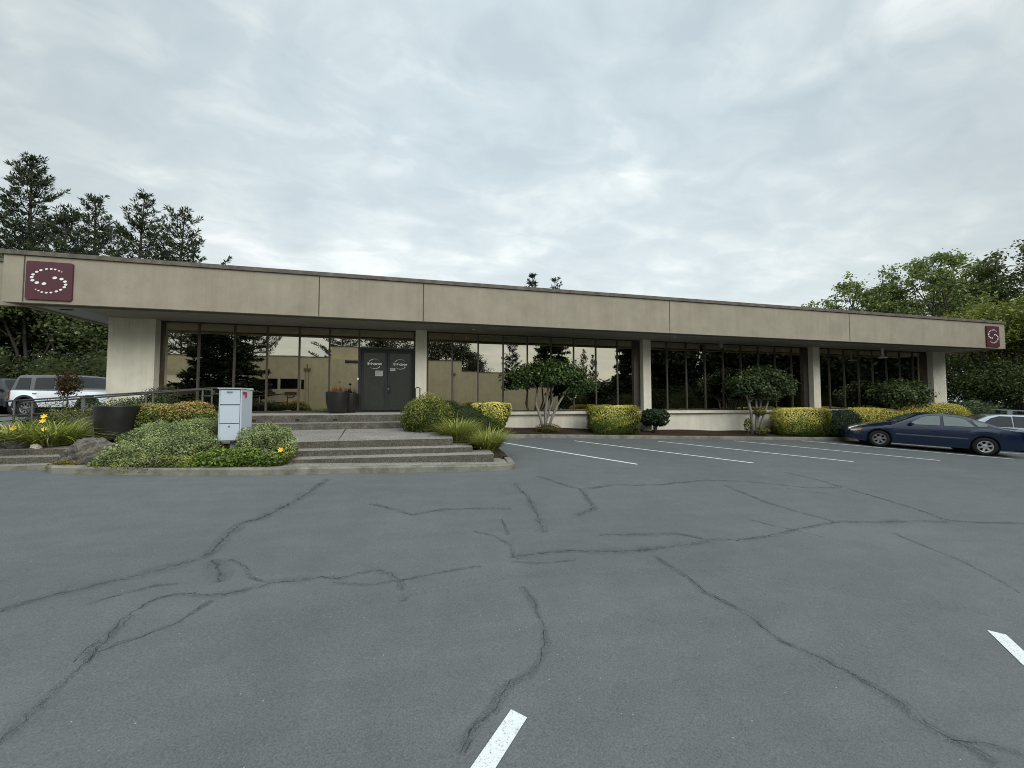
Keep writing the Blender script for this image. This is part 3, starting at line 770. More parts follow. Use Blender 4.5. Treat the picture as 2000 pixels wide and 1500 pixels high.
# ------------------------------------------------------------------ mailbox
def mailbox():
    t = thing('mailbox', 'tall pale blue locking mailbox with red flag standing in the shrubs', 'mailbox', (-3.60, 8.7, 0.0), radians(2))
    w, d, z0, z1 = 0.195, 0.56, 0.545, 1.575
    m = MB(); m.prism([(-w, 0, z0), (-w, d, z0+0.03), (-w, d, z1-0.02), (-w, 0, z1)], (2*w, 0, 0)); m.build('body', MAILBLUE, t, bevel=0.008)
    m = MB(); m.prism([(-w-0.012, -0.045, z1+0.003), (-w-0.012, d+0.01, z1-0.016), (-w-0.012, d+0.01, z1+0.03), (-w-0.012, -0.045, z1+0.022)], (2*w+0.024, 0, 0)); m.build('lid', MAILBLUE, t, bevel=0.005)
    for nm, a, b in (('deposit_door', 1.275, 1.555), ('upper_door', 0.90, 1.25), ('lower_door', 0.565, 0.885)):
        m = MB(); m.box(-w+0.028, w-0.028, -0.016, -0.002, a, b); p = m.build(nm, MAILBLUE, t, bevel=0.004)
        m = MB(); m.box(-w+0.022, w-0.022, -0.004, -0.001, a-0.008, b+0.008); m.build('seam', MAILDK, p)
        if nm == 'deposit_door':
            m = MB(); m.tube([(-0.045, -0.016, b-0.035), (-0.045, -0.04, b-0.035), (0.045, -0.04, b-0.035), (0.045, -0.016, b-0.035)], 0.009, 8); m.build('handle', STEEL, p)
        if nm == 'lower_door':
            m = MB(); m.lathe([(0, 0), (0.016, 0), (0.016, 0.012)], (0.0, -0.028, b-0.045), 12, 0, 'y'); m.build('lock', STEEL, p)
    m = MB(); m.box(w+0.003, w+0.012, 0.03, 0.23, 1.475, 1.52); m.box(w+0.003, w+0.012, 0.16, 0.22, 1.405, 1.475); m.build('flag', REDP, t)
    m = MB(); m.box(-0.06, 0.06, 0.2, 0.32, 0.18, 0.545); m.build('post', MAILBLUE, t)
mailbox()

# ------------------------------------------------------------------ pots
def pot(name, x, y, z, r, h, label, taper=0.78, belly=0.0):
    t = thing(name, label, 'planter', (x, y, z))
    m = MB(); m.lathe([(0, 0), (r*taper*0.93, 0), (r*taper, 0.02)] + [(r*(taper+(1-taper)*k+belly*sin(pi*k)), h*k) for k in lin(0.08, 0.97, 9)] + [(r*1.0, h), (r*0.93, h), (r*0.92, h-0.07), (0, h-0.07)], sides=40)
    m.build('pot', POTM, t, True)
    return t
bp = pot('garden_pot', -6.24, 10.0, 0.535, 0.365, 0.70, 'large black tapered planter beside the orange tipped shrub', 0.82, 0.03)
dp = pot('door_pot', -2.55, 13.55, 0.93, 0.36, 0.70, 'black planter of dried brown flowers by the glass doors', 0.72, 0.08)
pot('door_pot', -2.28, 14.1, 0.93, 0.30, 0.66, 'second black planter half hidden behind the one with dried flowers', 0.72, 0.08)
n = 170; a = R.uniform(0, 6.28, n); rr = R.uniform(0, 0.30, n)
blade_mesh('dried_plants', np.c_[rr*np.cos(a), rr*np.sin(a), np.full(n, 0.62)], np.c_[np.cos(a)*0.35*R.random(n), np.sin(a)*0.35*R.random(n), np.ones(n)], R.uniform(0.12, 0.34, n), np.full(n, 0.03), R.uniform(0, 0.4, n),
           np.array([0.22, 0.12, 0.05])*R.uniform(0.6, 1.5, (n, 1)), dp)
m = MB(); m.tube([(0.05, 0, 0.62), (0.05, 0, 1.0)], 0.008, 5); m.lathe([(0, 0), (0.05, 0.02), (0.045, 0.07), (0, 0.09)], (0.05, 0, 0.98), 8); m.build('seed_head', DRYLEAF, dp)

# ------------------------------------------------------------------ rocks
def rock(name, x, y, z, sx, sy, sz, label, mat, seed, cat='rock', group=None):
    r = np.random.default_rng(seed); me = bpy.data.meshes.new(name)
    import bmesh
    bm = bmesh.new(); bmesh.ops.create_icosphere(bm, subdivisions=5, radius=1)
    dirs = r.normal(size=(22, 3)); dirs /= np.linalg.norm(dirs, axis=1, keepdims=True); off = r.uniform(0.60, 0.92, 22)
    Pn = np.array([tuple(v.co) for v in bm.verts])
    for d, o in zip(dirs, off):
        k = Pn@d; Pn = Pn-np.outer(np.maximum(k-o, 0)*0.93, d)
    Pn *= (1+0.22*(lump(Pn, 4.0, seed)-0.5)+0.16*(lump(Pn, 11.0, seed+1)-0.5)+0.09*(lump(Pn, 26.0, seed+2)-0.5))[:, None]
    for v, p in zip(bm.verts, Pn): v.co = (p[0]*sx, p[1]*sy, max(p[2], -0.45)*sz)
    bm.to_mesh(me); bm.free(); me.materials.append(mat)
    o = bpy.data.objects.new(name, me); COL.objects.link(o); o.location = (x, y, z)
    return tag(o, label, cat, group)
rock('boulder', -5.80, 8.66, 0.38, 0.37, 0.36, 0.40, 'large brown and grey boulder left of the island shrubs', ROCKM, 3)
rock('boulder', -2.85, 8.25, 0.25, 0.12, 0.12, 0.20, 'small grey stone in the greenery right of the mailbox post', ROCKM, 9)
rock('boulder', -7.42, 9.42, 0.50, 0.30, 0.2, 0.12, 'flat dark rock below the day lilies at the left edge', ROCKD, 12)
rock('cobble', -6.98, 9.22, 0.47, 0.085, 0.08, 0.07, 'pale rounded cobble on the top garden step', ROCKW, 15)

# ------------------------------------------------------------------ shrubs
def ellip(n, c, r, p=2.0, lo=0.8, seed=1, lumps=0.12, zmin=-1.0, lsc=2.5):
    rg = np.random.default_rng(seed)
    d = rg.normal(size=(n, 3)); d /= np.linalg.norm(d, axis=1, keepdims=True)
    d = d[d[:, 2] > zmin]
    k = (np.abs(d)**p).sum(1)**(-1/p)
    s = d*k[:, None]
    L = lump(s, lsc, seed+5)
    rad = rg.uniform(lo, 1.03, len(d))*(1-lumps+2*lumps*L)
    P = s*rad[:, None]*np.array(r)
    N = d/np.array(r); N /= np.linalg.norm(N, axis=1, keepdims=True)
    return P+np.array(c), N, L

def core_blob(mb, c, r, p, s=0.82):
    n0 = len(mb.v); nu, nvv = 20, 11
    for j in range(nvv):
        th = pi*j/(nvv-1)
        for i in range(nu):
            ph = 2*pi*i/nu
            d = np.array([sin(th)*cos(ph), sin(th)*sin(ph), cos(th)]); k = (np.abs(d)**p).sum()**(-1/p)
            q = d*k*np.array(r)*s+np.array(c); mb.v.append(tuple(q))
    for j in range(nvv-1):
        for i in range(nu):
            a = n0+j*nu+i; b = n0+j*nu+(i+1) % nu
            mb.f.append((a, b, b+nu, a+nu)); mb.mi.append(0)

def shrub(name, label, cat, loc, blobs, n, size, colf, aspect=0.55, p=2.0, group=None, seed=1, lumps=0.10, jitter=0.9, lo=0.8, core=0.82, up=0.2, stems=None, droop=0.2):
    """blobs: list of (centre, radii) relative to loc."""
    t = thing(name, label, cat, loc, 0, group)
    n = int(n*1.9); size = size*0.86
    Ps, Ns, Ls = [], [], []
    vol = np.array([b[1][0]*b[1][1]+b[1][1]*b[1][2]+b[1][0]*b[1][2] for b in blobs]); vol /= vol.sum()
    mb = MB()
    for i, (c, r) in enumerate(blobs):
        P, N, L = ellip(int(n*vol[i]), c, r, p, lo, seed+i*11, lumps)
        keep = P[:, 2] > -0.04
        Ps.append(P[keep]); Ns.append(N[keep]); Ls.append(L[keep])
        if core: core_blob(mb, c, r, p, core)
    P = np.vstack(Ps); N = np.vstack(Ns); L = np.hstack(Ls)
    rg = np.random.default_rng(seed+77)
    C = colf(P, N, L, rg)
    Nj = N+rg.normal(size=N.shape)*jitter; Nj[:, 2] += up
    leaf_mesh('foliage', P, Nj, size*rg.uniform(0.6, 1.35, len(P)), C, aspect, t, droop)
    if core: mb.build('branches', CORE, t, True)  # solid blobs, no twigs; painted dark as the shaded inside
    if stems:
        m = MB()
        for pts, rad in stems: m.tube(pts, rad, 7)
        m.build('stem', BARKD, t, True)
    return t

def mix2(a, b, t): return np.asarray(a)[None]*(1-t[:, None])+np.asarray(b)[None]*t[:, None]
GOLD = (0.80, 0.70, 0.20); YG = (0.24, 0.26, 0.035); DG = (0.035, 0.060, 0.020); MG = (0.075, 0.115, 0.030)
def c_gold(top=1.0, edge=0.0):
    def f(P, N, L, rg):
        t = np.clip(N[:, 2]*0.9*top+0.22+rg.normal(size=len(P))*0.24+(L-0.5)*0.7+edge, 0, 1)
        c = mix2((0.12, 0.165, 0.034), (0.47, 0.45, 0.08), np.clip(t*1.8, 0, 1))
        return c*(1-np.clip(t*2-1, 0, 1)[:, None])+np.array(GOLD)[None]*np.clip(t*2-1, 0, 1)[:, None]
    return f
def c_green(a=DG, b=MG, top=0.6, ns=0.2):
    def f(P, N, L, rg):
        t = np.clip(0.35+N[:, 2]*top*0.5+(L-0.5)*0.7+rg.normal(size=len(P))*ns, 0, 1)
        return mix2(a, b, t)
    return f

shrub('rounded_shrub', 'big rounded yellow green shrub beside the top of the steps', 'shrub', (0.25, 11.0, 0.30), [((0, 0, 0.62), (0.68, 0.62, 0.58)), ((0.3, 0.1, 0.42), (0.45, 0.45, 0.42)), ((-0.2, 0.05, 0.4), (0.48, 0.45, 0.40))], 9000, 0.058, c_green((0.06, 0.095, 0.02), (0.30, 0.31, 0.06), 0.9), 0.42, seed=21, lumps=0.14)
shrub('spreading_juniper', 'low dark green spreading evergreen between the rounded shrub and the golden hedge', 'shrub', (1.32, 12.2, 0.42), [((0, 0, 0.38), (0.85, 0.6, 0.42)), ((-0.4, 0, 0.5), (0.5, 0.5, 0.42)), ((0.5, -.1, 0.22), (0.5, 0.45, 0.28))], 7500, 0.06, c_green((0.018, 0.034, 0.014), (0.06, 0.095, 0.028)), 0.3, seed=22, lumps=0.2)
def flared(name, label, x, y, z, w, h, d, n, seed, colf, flare=0.0, group='clipped golden hedges along the mulch bed'):
    """Clipped block hedge; flare narrows the foot."""
    t = thing(name, label, 'hedge', (x, y, z), 0, group)
    P, N, L = ellip(int(n*1.8), (0, 0, 0), (1, 1, 1), 9.0, 0.90, seed, 0.05, -1, 4)
    s = 1-flare*np.clip((0.55-P[:, 2])/1.6, 0, 1)
    P[:, 0] *= s; P[:, 1] *= s
    Q = P*np.array([w/2, d/2, h/2])+np.array([0, 0, h/2])
    rg = np.random.default_rng(seed)
    leaf_mesh('foliage', Q, N+rg.normal(size=N.shape)*0.75, 0.056*rg.uniform(.6, 1.4, len(Q)), colf(P, N, L, rg), 0.55, t)
    mb = MB(); core_blob(mb, (0, 0, 0), (1, 1, 1), 9.0, 0.88)
    mb.v = [(a*w/2*(1-flare*max(0, (0.55-c)/1.6)), b*d/2*(1-flare*max(0, (0.55-c)/1.6)), c*h/2+h/2) for a, b, c in mb.v]
    mb.build('branches', CORE, t, True)  # solid block core, painted as shade between the leaves
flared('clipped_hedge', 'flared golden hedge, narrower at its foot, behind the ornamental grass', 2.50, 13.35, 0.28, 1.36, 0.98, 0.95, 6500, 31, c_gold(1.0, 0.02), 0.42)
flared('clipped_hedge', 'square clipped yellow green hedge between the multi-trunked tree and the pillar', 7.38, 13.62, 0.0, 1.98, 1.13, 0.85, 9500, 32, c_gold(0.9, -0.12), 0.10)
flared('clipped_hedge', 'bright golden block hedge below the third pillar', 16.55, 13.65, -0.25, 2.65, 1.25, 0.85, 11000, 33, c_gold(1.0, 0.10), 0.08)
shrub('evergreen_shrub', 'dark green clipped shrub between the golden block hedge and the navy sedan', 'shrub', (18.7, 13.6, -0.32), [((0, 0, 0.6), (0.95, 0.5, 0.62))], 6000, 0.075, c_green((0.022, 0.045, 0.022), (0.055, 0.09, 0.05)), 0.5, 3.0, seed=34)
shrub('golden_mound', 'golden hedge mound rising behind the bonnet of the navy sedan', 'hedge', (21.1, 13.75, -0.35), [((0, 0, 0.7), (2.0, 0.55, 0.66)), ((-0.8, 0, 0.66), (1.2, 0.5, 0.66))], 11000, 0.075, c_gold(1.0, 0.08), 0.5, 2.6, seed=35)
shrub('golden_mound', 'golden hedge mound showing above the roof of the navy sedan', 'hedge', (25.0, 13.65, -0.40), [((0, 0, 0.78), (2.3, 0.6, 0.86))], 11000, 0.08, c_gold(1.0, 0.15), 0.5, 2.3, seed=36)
shrub('rhododendron', 'small dark broad leaved shrub in front of the second pillar', 'shrub', (9.30, 13.8, 0.02), [((0, 0, 0.72), (0.62, 0.45, 0.28)), ((-0.25, 0, 0.55), (0.36, 0.36, 0.24)), ((0.22, 0, 0.5), (0.38, 0.36, 0.22))], 1500, 0.12, c_green((0.020, 0.036, 0.016), (0.06, 0.09, 0.04)), 0.42, seed=37, core=0.6, stems=[([(0, 0, -.05), (0.05, 0, 0.3), (-0.2, 0, 0.6)], 0.035), ([(0.02, 0, -.05), (0.12, 0, 0.3), (0.3, 0, 0.6)], 0.03), ([(0, 0, 0), (0, 0.1, .6)], 0.03)])

# small multi stemmed trees
def small_tree(label, loc, trunks, pads, n, seed, size=0.10, col=c_green((0.030, 0.060, 0.020), (0.125, 0.195, 0.055), 0.9, 0.28), bark=BARKG):
    t = thing('multi_trunk_tree', label, 'tree', loc, 0, 'small ornamental trees along the facade')
    m = MB()
    for pts, r0, r1 in trunks:
        k = len(pts); m.tube(pts, [r0+(r1-r0)*i/(k-1) for i in range(k)], 9)
        ex = Vector(pts[-1]); rg = random.Random(seed+k)
        near = sorted(pads, key=lambda b: (Vector(b[0])-ex).length)[:3]
        for b in near:
            q = Vector(b[0])+Vector((0, 0, -0.1)); mid = (ex+q)/2+Vector((rg.uniform(-.1, .1), rg.uniform(-.1, .1), 0.06))
            m.tube([ex, mid, q], [r1*0.8, r1*0.5, r1*0.25], 6)
            for _ in range(4):
                e = q+Vector((rg.uniform(-.9, .9)*b[1][0], rg.uniform(-.9, .9)*b[1][1], rg.uniform(-.2, .6)*b[1][2])); m.tube([mid, (mid+e)/2, e], [r1*0.4, r1*0.3, r1*0.12], 5)
    m.build('trunk', bark, t, True)
    Ps, Ns, Ls = [], [], []
    vol = np.array([b[1][0]*b[1][1] for b in pads]); vol /= vol.sum()
    for i, (c, r) in enumerate(pads):
        P, N, L = ellip(int(n*1.2*vol[i]), c, r, 2.0, 0.42, seed+i*7, 0.36, -0.75)
        Ps.append(P); Ns.append(N); Ls.append(L)
    P = np.vstack(Ps); N = np.vstack(Ns); L = np.hstack(Ls); rg = np.random.default_rng(seed)
    Nj = N*0.6+rg.normal(size=N.shape)*0.6; Nj[:, 2] += 0.7
    leaf_mesh('crown', P, Nj, size*rg.uniform(0.6, 1.4, len(P)), col(P, N, L, rg), 0.6, t, 0.5)
    return t
small_tree('multi-trunked tree with broad crown and pale curved trunks in front of the second glass bay', (4.6, 13.85, 0.22),
  [([(0.0, 0, -.05), (-0.12, 0, 0.5), (-0.28, 0.05, 1.0), (-0.22, 0.05, 1.5), (-0.45, 0, 1.9)], 0.06, 0.03), ([(0.08, 0.05, -.05), (0.10, 0.05, 0.6), (0.16, 0.05, 1.2), (0.22, 0, 1.8)], 0.065, 0.035),
   ([(0.15, 0, -.05), (0.34, -0.05, 0.5), (0.55, -0.05, 0.95), (0.95, -0.05, 1.55), (1.15, 0, 1.8)], 0.055, 0.03), ([(0.05, 0.1, 0), (0.25, 0.15, .6), (0.42, 0.15, 1.1), (0.35, 0.2, 1.8)], 0.045, 0.025)],
  [((0.15, 0, 2.28), (0.85, 0.7, 0.45)), ((-0.55, 0, 2.05), (0.75, 0.6, 0.42)), ((1.0, 0, 2.15), (0.8, 0.65, 0.48)), ((1.55, -0.05, 1.75), (0.6, 0.5, 0.38)), ((-0.85, 0, 1.75), (0.45, 0.45, 0.28)), ((0.4, -0.15, 1.85), (0.8, 0.55, 0.3)), ((1.25, 0, 1.45), (0.5, 0.4, 0.22))], 7500, 41)
small_tree('small ornamental tree with a flat dense crown in front of the third glass bay', (14.2, 13.75, -0.15),
  [([(-0.15, 0, -.1), (-0.18, 0, 0.9), (-0.3, 0, 1.4)], 0.075, 0.05), ([(0.0, 0, -.1), (0.1, 0, .9), (0.1, 0, 1.5)], 0.05, 0.035), ([(0.1, 0, -.1), (0.5, 0, 0.9), (0.75, 0, 1.5)], 0.055, 0.035), ([(0.05, 0.05, 0), (0.25, 0.05, .8), (0.4, 0.05, 1.4)], 0.04, 0.03)],
  [((-0.25, 0, 2.25), (1.0, 0.7, 0.62)), ((0.9, 0, 2.35), (0.95, 0.65, 0.6)), ((1.55, 0, 2.05), (0.6, 0.5, 0.45)), ((-0.75, 0, 1.95), (0.55, 0.5, 0.42)), ((0.3, 0, 1.75), (0.9, 0.5, 0.35)), ((0.4, 0, 2.6), (0.8, 0.5, 0.35))], 8000, 42, 0.12, c_green((0.032, 0.056, 0.024), (0.15, 0.205, 0.080), 0.9, 0.30))
small_tree('small round crowned tree rising behind the golden mound and the sedan bonnet', (22.8, 13.85, -0.45),
  [([(-0.1, 0, 0), (-0.2, 0, 0.8), (-0.4, 0, 1.5)], 0.07, 0.04), ([(0.1, 0, 0), (0.25, 0, 0.9), (0.6, 0, 1.5)], 0.06, 0.04), ([(0.0, 0, 0), (0.05, 0, .9), (0.1, 0, 1.6)], 0.05, 0.04)],
  [((-0.5, 0, 2.05), (0.95, 0.7, 0.65)), ((0.7, 0, 2.1), (1.0, 0.7, 0.7)), ((0.1, 0, 2.3), (1.0, 0.6, 0.5)), ((1.2, 0, 1.75), (0.6, 0.5, 0.45))], 6500, 43, 0.13, c_green((0.030, 0.052, 0.022), (0.145, 0.20, 0.068), 0.9, 0.30))
shrub('young_shrub', 'small yellowish shoots around the trunks of the flat crowned tree', 'shrub', (14.05, 13.62, -0.15), [((0.25, 0, 1.0), (0.30, 0.2, 0.18)), ((-0.35, 0, 0.42), (0.16, 0.15, 0.30)), ((0.35, -0.05, 0.2), (0.35, 0.2, 0.16))], 520, 0.10, c_green((0.07, 0.08, 0.02), (0.25, 0.23, 0.05)), 0.45, seed=45, core=0)
shrub('ground_cover', 'small yellow brown sprouting clump at the foot of the pale multi-trunked tree', 'shrub', (4.75, 13.75, 0.20), [((0, 0, 0.08), (0.52, 0.3, 0.2))], 900, 0.05, c_green((0.07, 0.06, 0.02), (0.22, 0.17, 0.05)), 0.4, seed=46, core=0.7)

# ornamental grasses and day lilies
def grass(name, label, loc, n, r0, L, w, spread, c0, c1, group=None, curve=(0.3, 0.8), seed=5, cat='grass'):
    t = thing(name, label, cat, loc, 0, group); rg = np.random.default_rng(seed)
    a = rg.uniform(0, 6.283, n); rr = r0*np.sqrt(rg.random(n)); s = spread*rg.random(n)**0.7
    base = np.c_[rr*np.cos(a), rr*np.sin(a), np.zeros(n)]; aa = a+rg.normal(size=n)*0.5
    d = np.c_[np.cos(aa)*s, np.sin(aa)*s, np.ones(n)]; d /= np.linalg.norm(d, axis=1, keepdims=True)
    C = mix2(c0, c1, rg.random(n)); dead = rg.random(n) < 0.08; C[dead] = (0.33, 0.27, 0.12)
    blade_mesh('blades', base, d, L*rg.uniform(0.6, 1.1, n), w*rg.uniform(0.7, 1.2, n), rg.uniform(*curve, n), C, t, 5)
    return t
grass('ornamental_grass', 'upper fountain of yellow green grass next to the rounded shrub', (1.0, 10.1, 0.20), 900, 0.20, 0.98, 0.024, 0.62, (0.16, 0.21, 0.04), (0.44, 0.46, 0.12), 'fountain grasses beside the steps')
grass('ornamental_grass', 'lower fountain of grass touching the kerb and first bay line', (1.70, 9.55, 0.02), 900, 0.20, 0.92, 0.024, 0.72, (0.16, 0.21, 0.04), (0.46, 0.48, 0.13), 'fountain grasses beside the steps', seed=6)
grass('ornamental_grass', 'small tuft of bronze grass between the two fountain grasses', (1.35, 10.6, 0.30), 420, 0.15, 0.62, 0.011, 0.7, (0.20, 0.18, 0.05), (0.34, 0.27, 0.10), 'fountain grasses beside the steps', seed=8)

def flower(parent, x, y, z, s=0.062):
    m = MB(); nrm = Vector((0.15, -0.85, 0.5)).normalized(); u = nrm.cross(Vector((0, 0, 1))).normalized(); v = u.cross(nrm); c = Vector((x, y, z))
    for k in range(6):
        a = k*pi/3+0.2; d = u*cos(a)+v*sin(a); e = u*-sin(a)+v*cos(a)
        m.quad(c-nrm*s*0.45, c+d*s*0.6-e*s*0.30, c+d*s*1.15+nrm*s*0.15, c+d*s*0.6+e*s*0.30, 0)
    m.tube([c-nrm*s*0.45, c-nrm*s*0.9-Vector((0, 0, 0.05)), Vector((x*0.85, y*0.85, z-0.32))], 0.004, 5, 1)
    m.build('flower', [PETAL, STALK], parent)
dl = grass('day_lily', 'wide clump of day lilies with orange yellow flowers at the left edge', (-7.05, 9.62, 0.48), 650, 0.36, 0.80, 0.026, 1.15, (0.15, 0.21, 0.035), (0.44, 0.47, 0.10), None, (0.4, 1.0), 11, 'plant')
for x, y, z in ((-0.42, -0.25, 0.34), (0.10, -0.32, 0.32), (-0.07, -0.1, 0.56), (-0.05, -0.15, 0.47)): flower(dl, x, y, z, 0.05)
dl2 = grass('day_lily', 'continuing clump of strap leaves reaching out of the left edge', (-7.75, 9.8, 0.48), 380, 0.35, 0.75, 0.026, 1.15, (0.15, 0.21, 0.035), (0.44, 0.47, 0.10), None, (0.4, 1.0), 12, 'plant')
dl3 = grass('day_lily', 'single small yellow flowered lily at the right end of the island', (-2.58, 8.36, 0.10), 90, 0.12, 0.34, 0.018, 0.8, (0.06, 0.11, 0.025), (0.16, 0.22, 0.05), None, (0.2, 0.7), 13, 'plant')
flower(dl3, 0.02, -0.08, 0.30, 0.05)

# island ground-cover shrubs
HB0, HB1 = (0.085, 0.12, 0.045), (0.36, 0.42, 0.185)
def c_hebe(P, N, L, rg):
    t = np.clip(0.28+N[:, 2]*0.38+(L-0.5)*1.3+rg.normal(size=len(P))*0.22, 0, 1); c = mix2(HB0, HB1, t); y = (lump(P, 3.0, 91) > 0.62); c[y] *= np.array([1.15, 1.02, 0.72]); return c  # lump term puts mound shading into the leaf colour, with paler tips
def hebe(label, x, y, z, blobs, n, seed): return shrub('island_shrub', label, 'shrub', (x, y, z), blobs, int(n*1.45), 0.046, c_hebe, 0.42, 2.0, 'low grey green shrubs of the planting island', seed, 0.30, 0.8, 0.66, 0.62, 0.4)
hebe('low grey green shrub against the boulder at the left of the island', -5.04, 8.42, 0.15, [((0, 0, 0.14), (0.42, 0.32, 0.28)), ((0.40, 0.15, 0.24), (0.42, 0.38, 0.34)), ((-0.22, -.12, 0.06), (0.3, 0.2, 0.2)), ((0.3, -0.2, 0.08), (0.4, 0.2, 0.22))], 7000, 51)
hebe('largest grey green shrub immediately left of the mailbox', -4.30, 8.55, 0.14, [((0, 0, 0.28), (0.50, 0.42, 0.40)), ((-0.40, 0.3, 0.42), (0.46, 0.4, 0.40)), ((0.22, 0.05, 0.26), (0.36, 0.32, 0.32)), ((-0.1, -0.38, 0.08), (0.5, 0.2, 0.22)), ((0.1, 0.45, 0.50), (0.36, 0.3, 0.34)), ((-0.6, -0.2, 0.14), (0.3, 0.24, 0.24))], 12000, 52)
hebe('grey green shrub in the row behind, below the orange tipped shrubs', -5.25, 9.15, 0.38, [((0, 0, 0.16), (0.42, 0.35, 0.30)), ((0.5, 0, 0.24), (0.42, 0.35, 0.32)), ((0.95, 0, 0.28), (0.3, 0.3, 0.3))], 6500, 53)
hebe('pale tipped grey green shrub right of the mailbox post', -2.86, 8.70, 0.14, [((0, 0, 0.34), (0.36, 0.36, 0.38)), ((0.26, -0.1, 0.20), (0.28, 0.28, 0.30)), ((-0.28, -.05, 0.30), (0.30, 0.3, 0.36)), ((0.12, 0.1, 0.42), (0.24, 0.24, 0.28))], 7500, 54)
shrub('ivy', 'bright green trailing ivy along the kerb below the mailbox', 'plant', (-3.5, 8.24, 0.10), [((0, 0, 0.12), (0.62, 0.24, 0.22)), ((0.45, 0.05, 0.14), (0.38, 0.24, 0.22)), ((-0.55, -0.05, 0.06), (0.4, 0.18, 0.15)), ((0.78, 0.0, 0.10), (0.26, 0.2, 0.18))], 4600, 0.05, c_green((0.045, 0.085, 0.015), (0.21, 0.29, 0.055), 0.8), 0.7, seed=55, lumps=0.15, core=0.75)
shrub('ground_cover', 'yellowish moss and leaf litter around the foot of the boulder', 'plant', (-5.95, 8.42, 0.20), [((0, 0, 0.0), (0.28, 0.14, 0.11)), ((0.5, -0.05, -0.04), (0.26, 0.12, 0.10))], 900, 0.035, c_green((0.10, 0.085, 0.02), (0.27, 0.22, 0.06)), 0.5, seed=56, core=0.7)
def c_orange(P, N, L, rg):
    t = np.clip((P[:, 2]-0.30)*2.2+(L-0.5)*0.5+rg.normal(size=len(P))*0.25, 0, 1)
    c = mix2((0.06, 0.095, 0.02), (0.28, 0.31, 0.07), np.clip(t*1.6, 0, 1)); u = np.clip(t*2-1.25, 0, 1)[:, None]
    red = (rg.random(len(P)) < 0.10)[:, None]
    return np.where(red & (u > 0.1), np.array((0.22, 0.07, 0.04)), c*(1-u)+np.array((0.52, 0.32, 0.14))*u)
shrub('orange_shrub', 'orange tipped clipped shrub touching the big black planter', 'shrub', (-5.72, 10.35, 0.52), [((0, 0, 0.36), (0.40, 0.4, 0.40)), ((0.3, .1, 0.32), (0.3, 0.35, 0.36))], 5500, 0.05, c_orange, 0.5, 2.6, 'orange tipped shrubs below the ramp rail', 57)
shrub('orange_shrub', 'orange tipped clipped shrub under the looped end of the ramp rail', 'shrub', (-5.12, 10.55, 0.52), [((0, 0, 0.40), (0.44, 0.4, 0.40)), ((0.22, -.1, 0.3), (0.3, 0.35, 0.34))], 6000, 0.05, c_orange, 0.5, 2.6, 'orange tipped shrubs below the ramp rail', 58)
# planting along the ramp
shrub('airy_shrub', 'feathery dark green shrub against the cream end wall', 'shrub', (-7.7, 13.0, 0.80), [((0.1, 0, 0.35), (0.65, 0.5, 0.38)), ((0.5, 0, 0.62), (0.48, 0.35, 0.30)), ((-0.35, 0, 0.25), (0.4, 0.4, 0.28)), ((0.75, 0, .85), (.22, .2, .16))], 2600, 0.075, c_green((0.030, 0.050, 0.020), (0.13, 0.16, 0.065)), 0.32, seed=59, core=0, lo=0.3, lumps=0.3, stems=[([(0, 0, 0), (0.2, 0, 0.5), (0.6, 0, 1.0)], 0.012), ([(0.05, 0, 0), (0.4, 0, 0.5), (0.9, 0, 0.95)], 0.012), ([(0, 0, 0), (-0.2, 0, 0.5)], 0.012)])
shrub('airy_shrub', 'feathery dark green shrub below the near rail behind the big black planter', 'shrub', (-6.5, 10.9, 0.55), [((0, 0.1, 0.45), (0.6, 0.3, 0.36)), ((0.5, 0.1, 0.5), (0.35, 0.3, 0.3))], 2400, 0.07, c_green((0.030, 0.050, 0.020), (0.13, 0.165, 0.065)), 0.32, seed=60, core=0.5, lo=0.4, lumps=0.25)
shrub('airy_shrub', 'feathery shrub in front of the white off-roader doors', 'shrub', (-9.6, 13.2, 0.66), [((0.1, 0, 0.36), (0.6, 0.4, 0.34)), ((0.75, 0, 0.45), (0.5, 0.4, 0.34)), ((-.5, 0, 0.12), (0.4, 0.4, 0.24))], 1500, 0.07, c_green((0.03, 0.045, 0.022), (0.09, 0.11, 0.05)), 0.32, seed=61, core=0, lo=0.3, lumps=0.3)
shrub('airy_shrub', 'yellow green spreading shrub behind the day lilies', 'shrub', (-7.7, 10.75, 0.52), [((0, 0.1, 0.35), (0.5, 0.25, 0.30)), ((0.7, 0.1, 0.45), (0.5, 0.25, 0.34)), ((-.6, 0.1, 0.2), (0.4, 0.25, 0.2))], 3000, 0.055, c_green((0.055, 0.075, 0.022), (0.24, 0.25, 0.08)), 0.35, seed=62, core=0.5, lo=0.4, lumps=0.25)
def red_maple():
    t = thing('red_leaf_tree', 'slim bronze leaved sapling in front of the white cars', 'tree', (-9.75, 13.7, 0.70))
    m = MB(); m.tube([(0, 0, 0), (0.02, 0, 0.6), (-0.02, 0, 1.3)], [0.025, 0.02, 0.01], 6); m.build('trunk', BARKD, t)
    P, N, L = ellip(1500, (0, 0, 1.12), (0.30, 0.28, 0.42), 2, 0.2, 63, 0.25); rg = np.random.default_rng(3)
    leaf_mesh('crown', P, N+rg.normal(size=N.shape), 0.07*rg.uniform(.6, 1.3, len(P)), mix2((0.05, 0.022, 0.012), (0.085, 0.075, 0.022), rg.random(len(P))), 0.5, t)
red_maple()
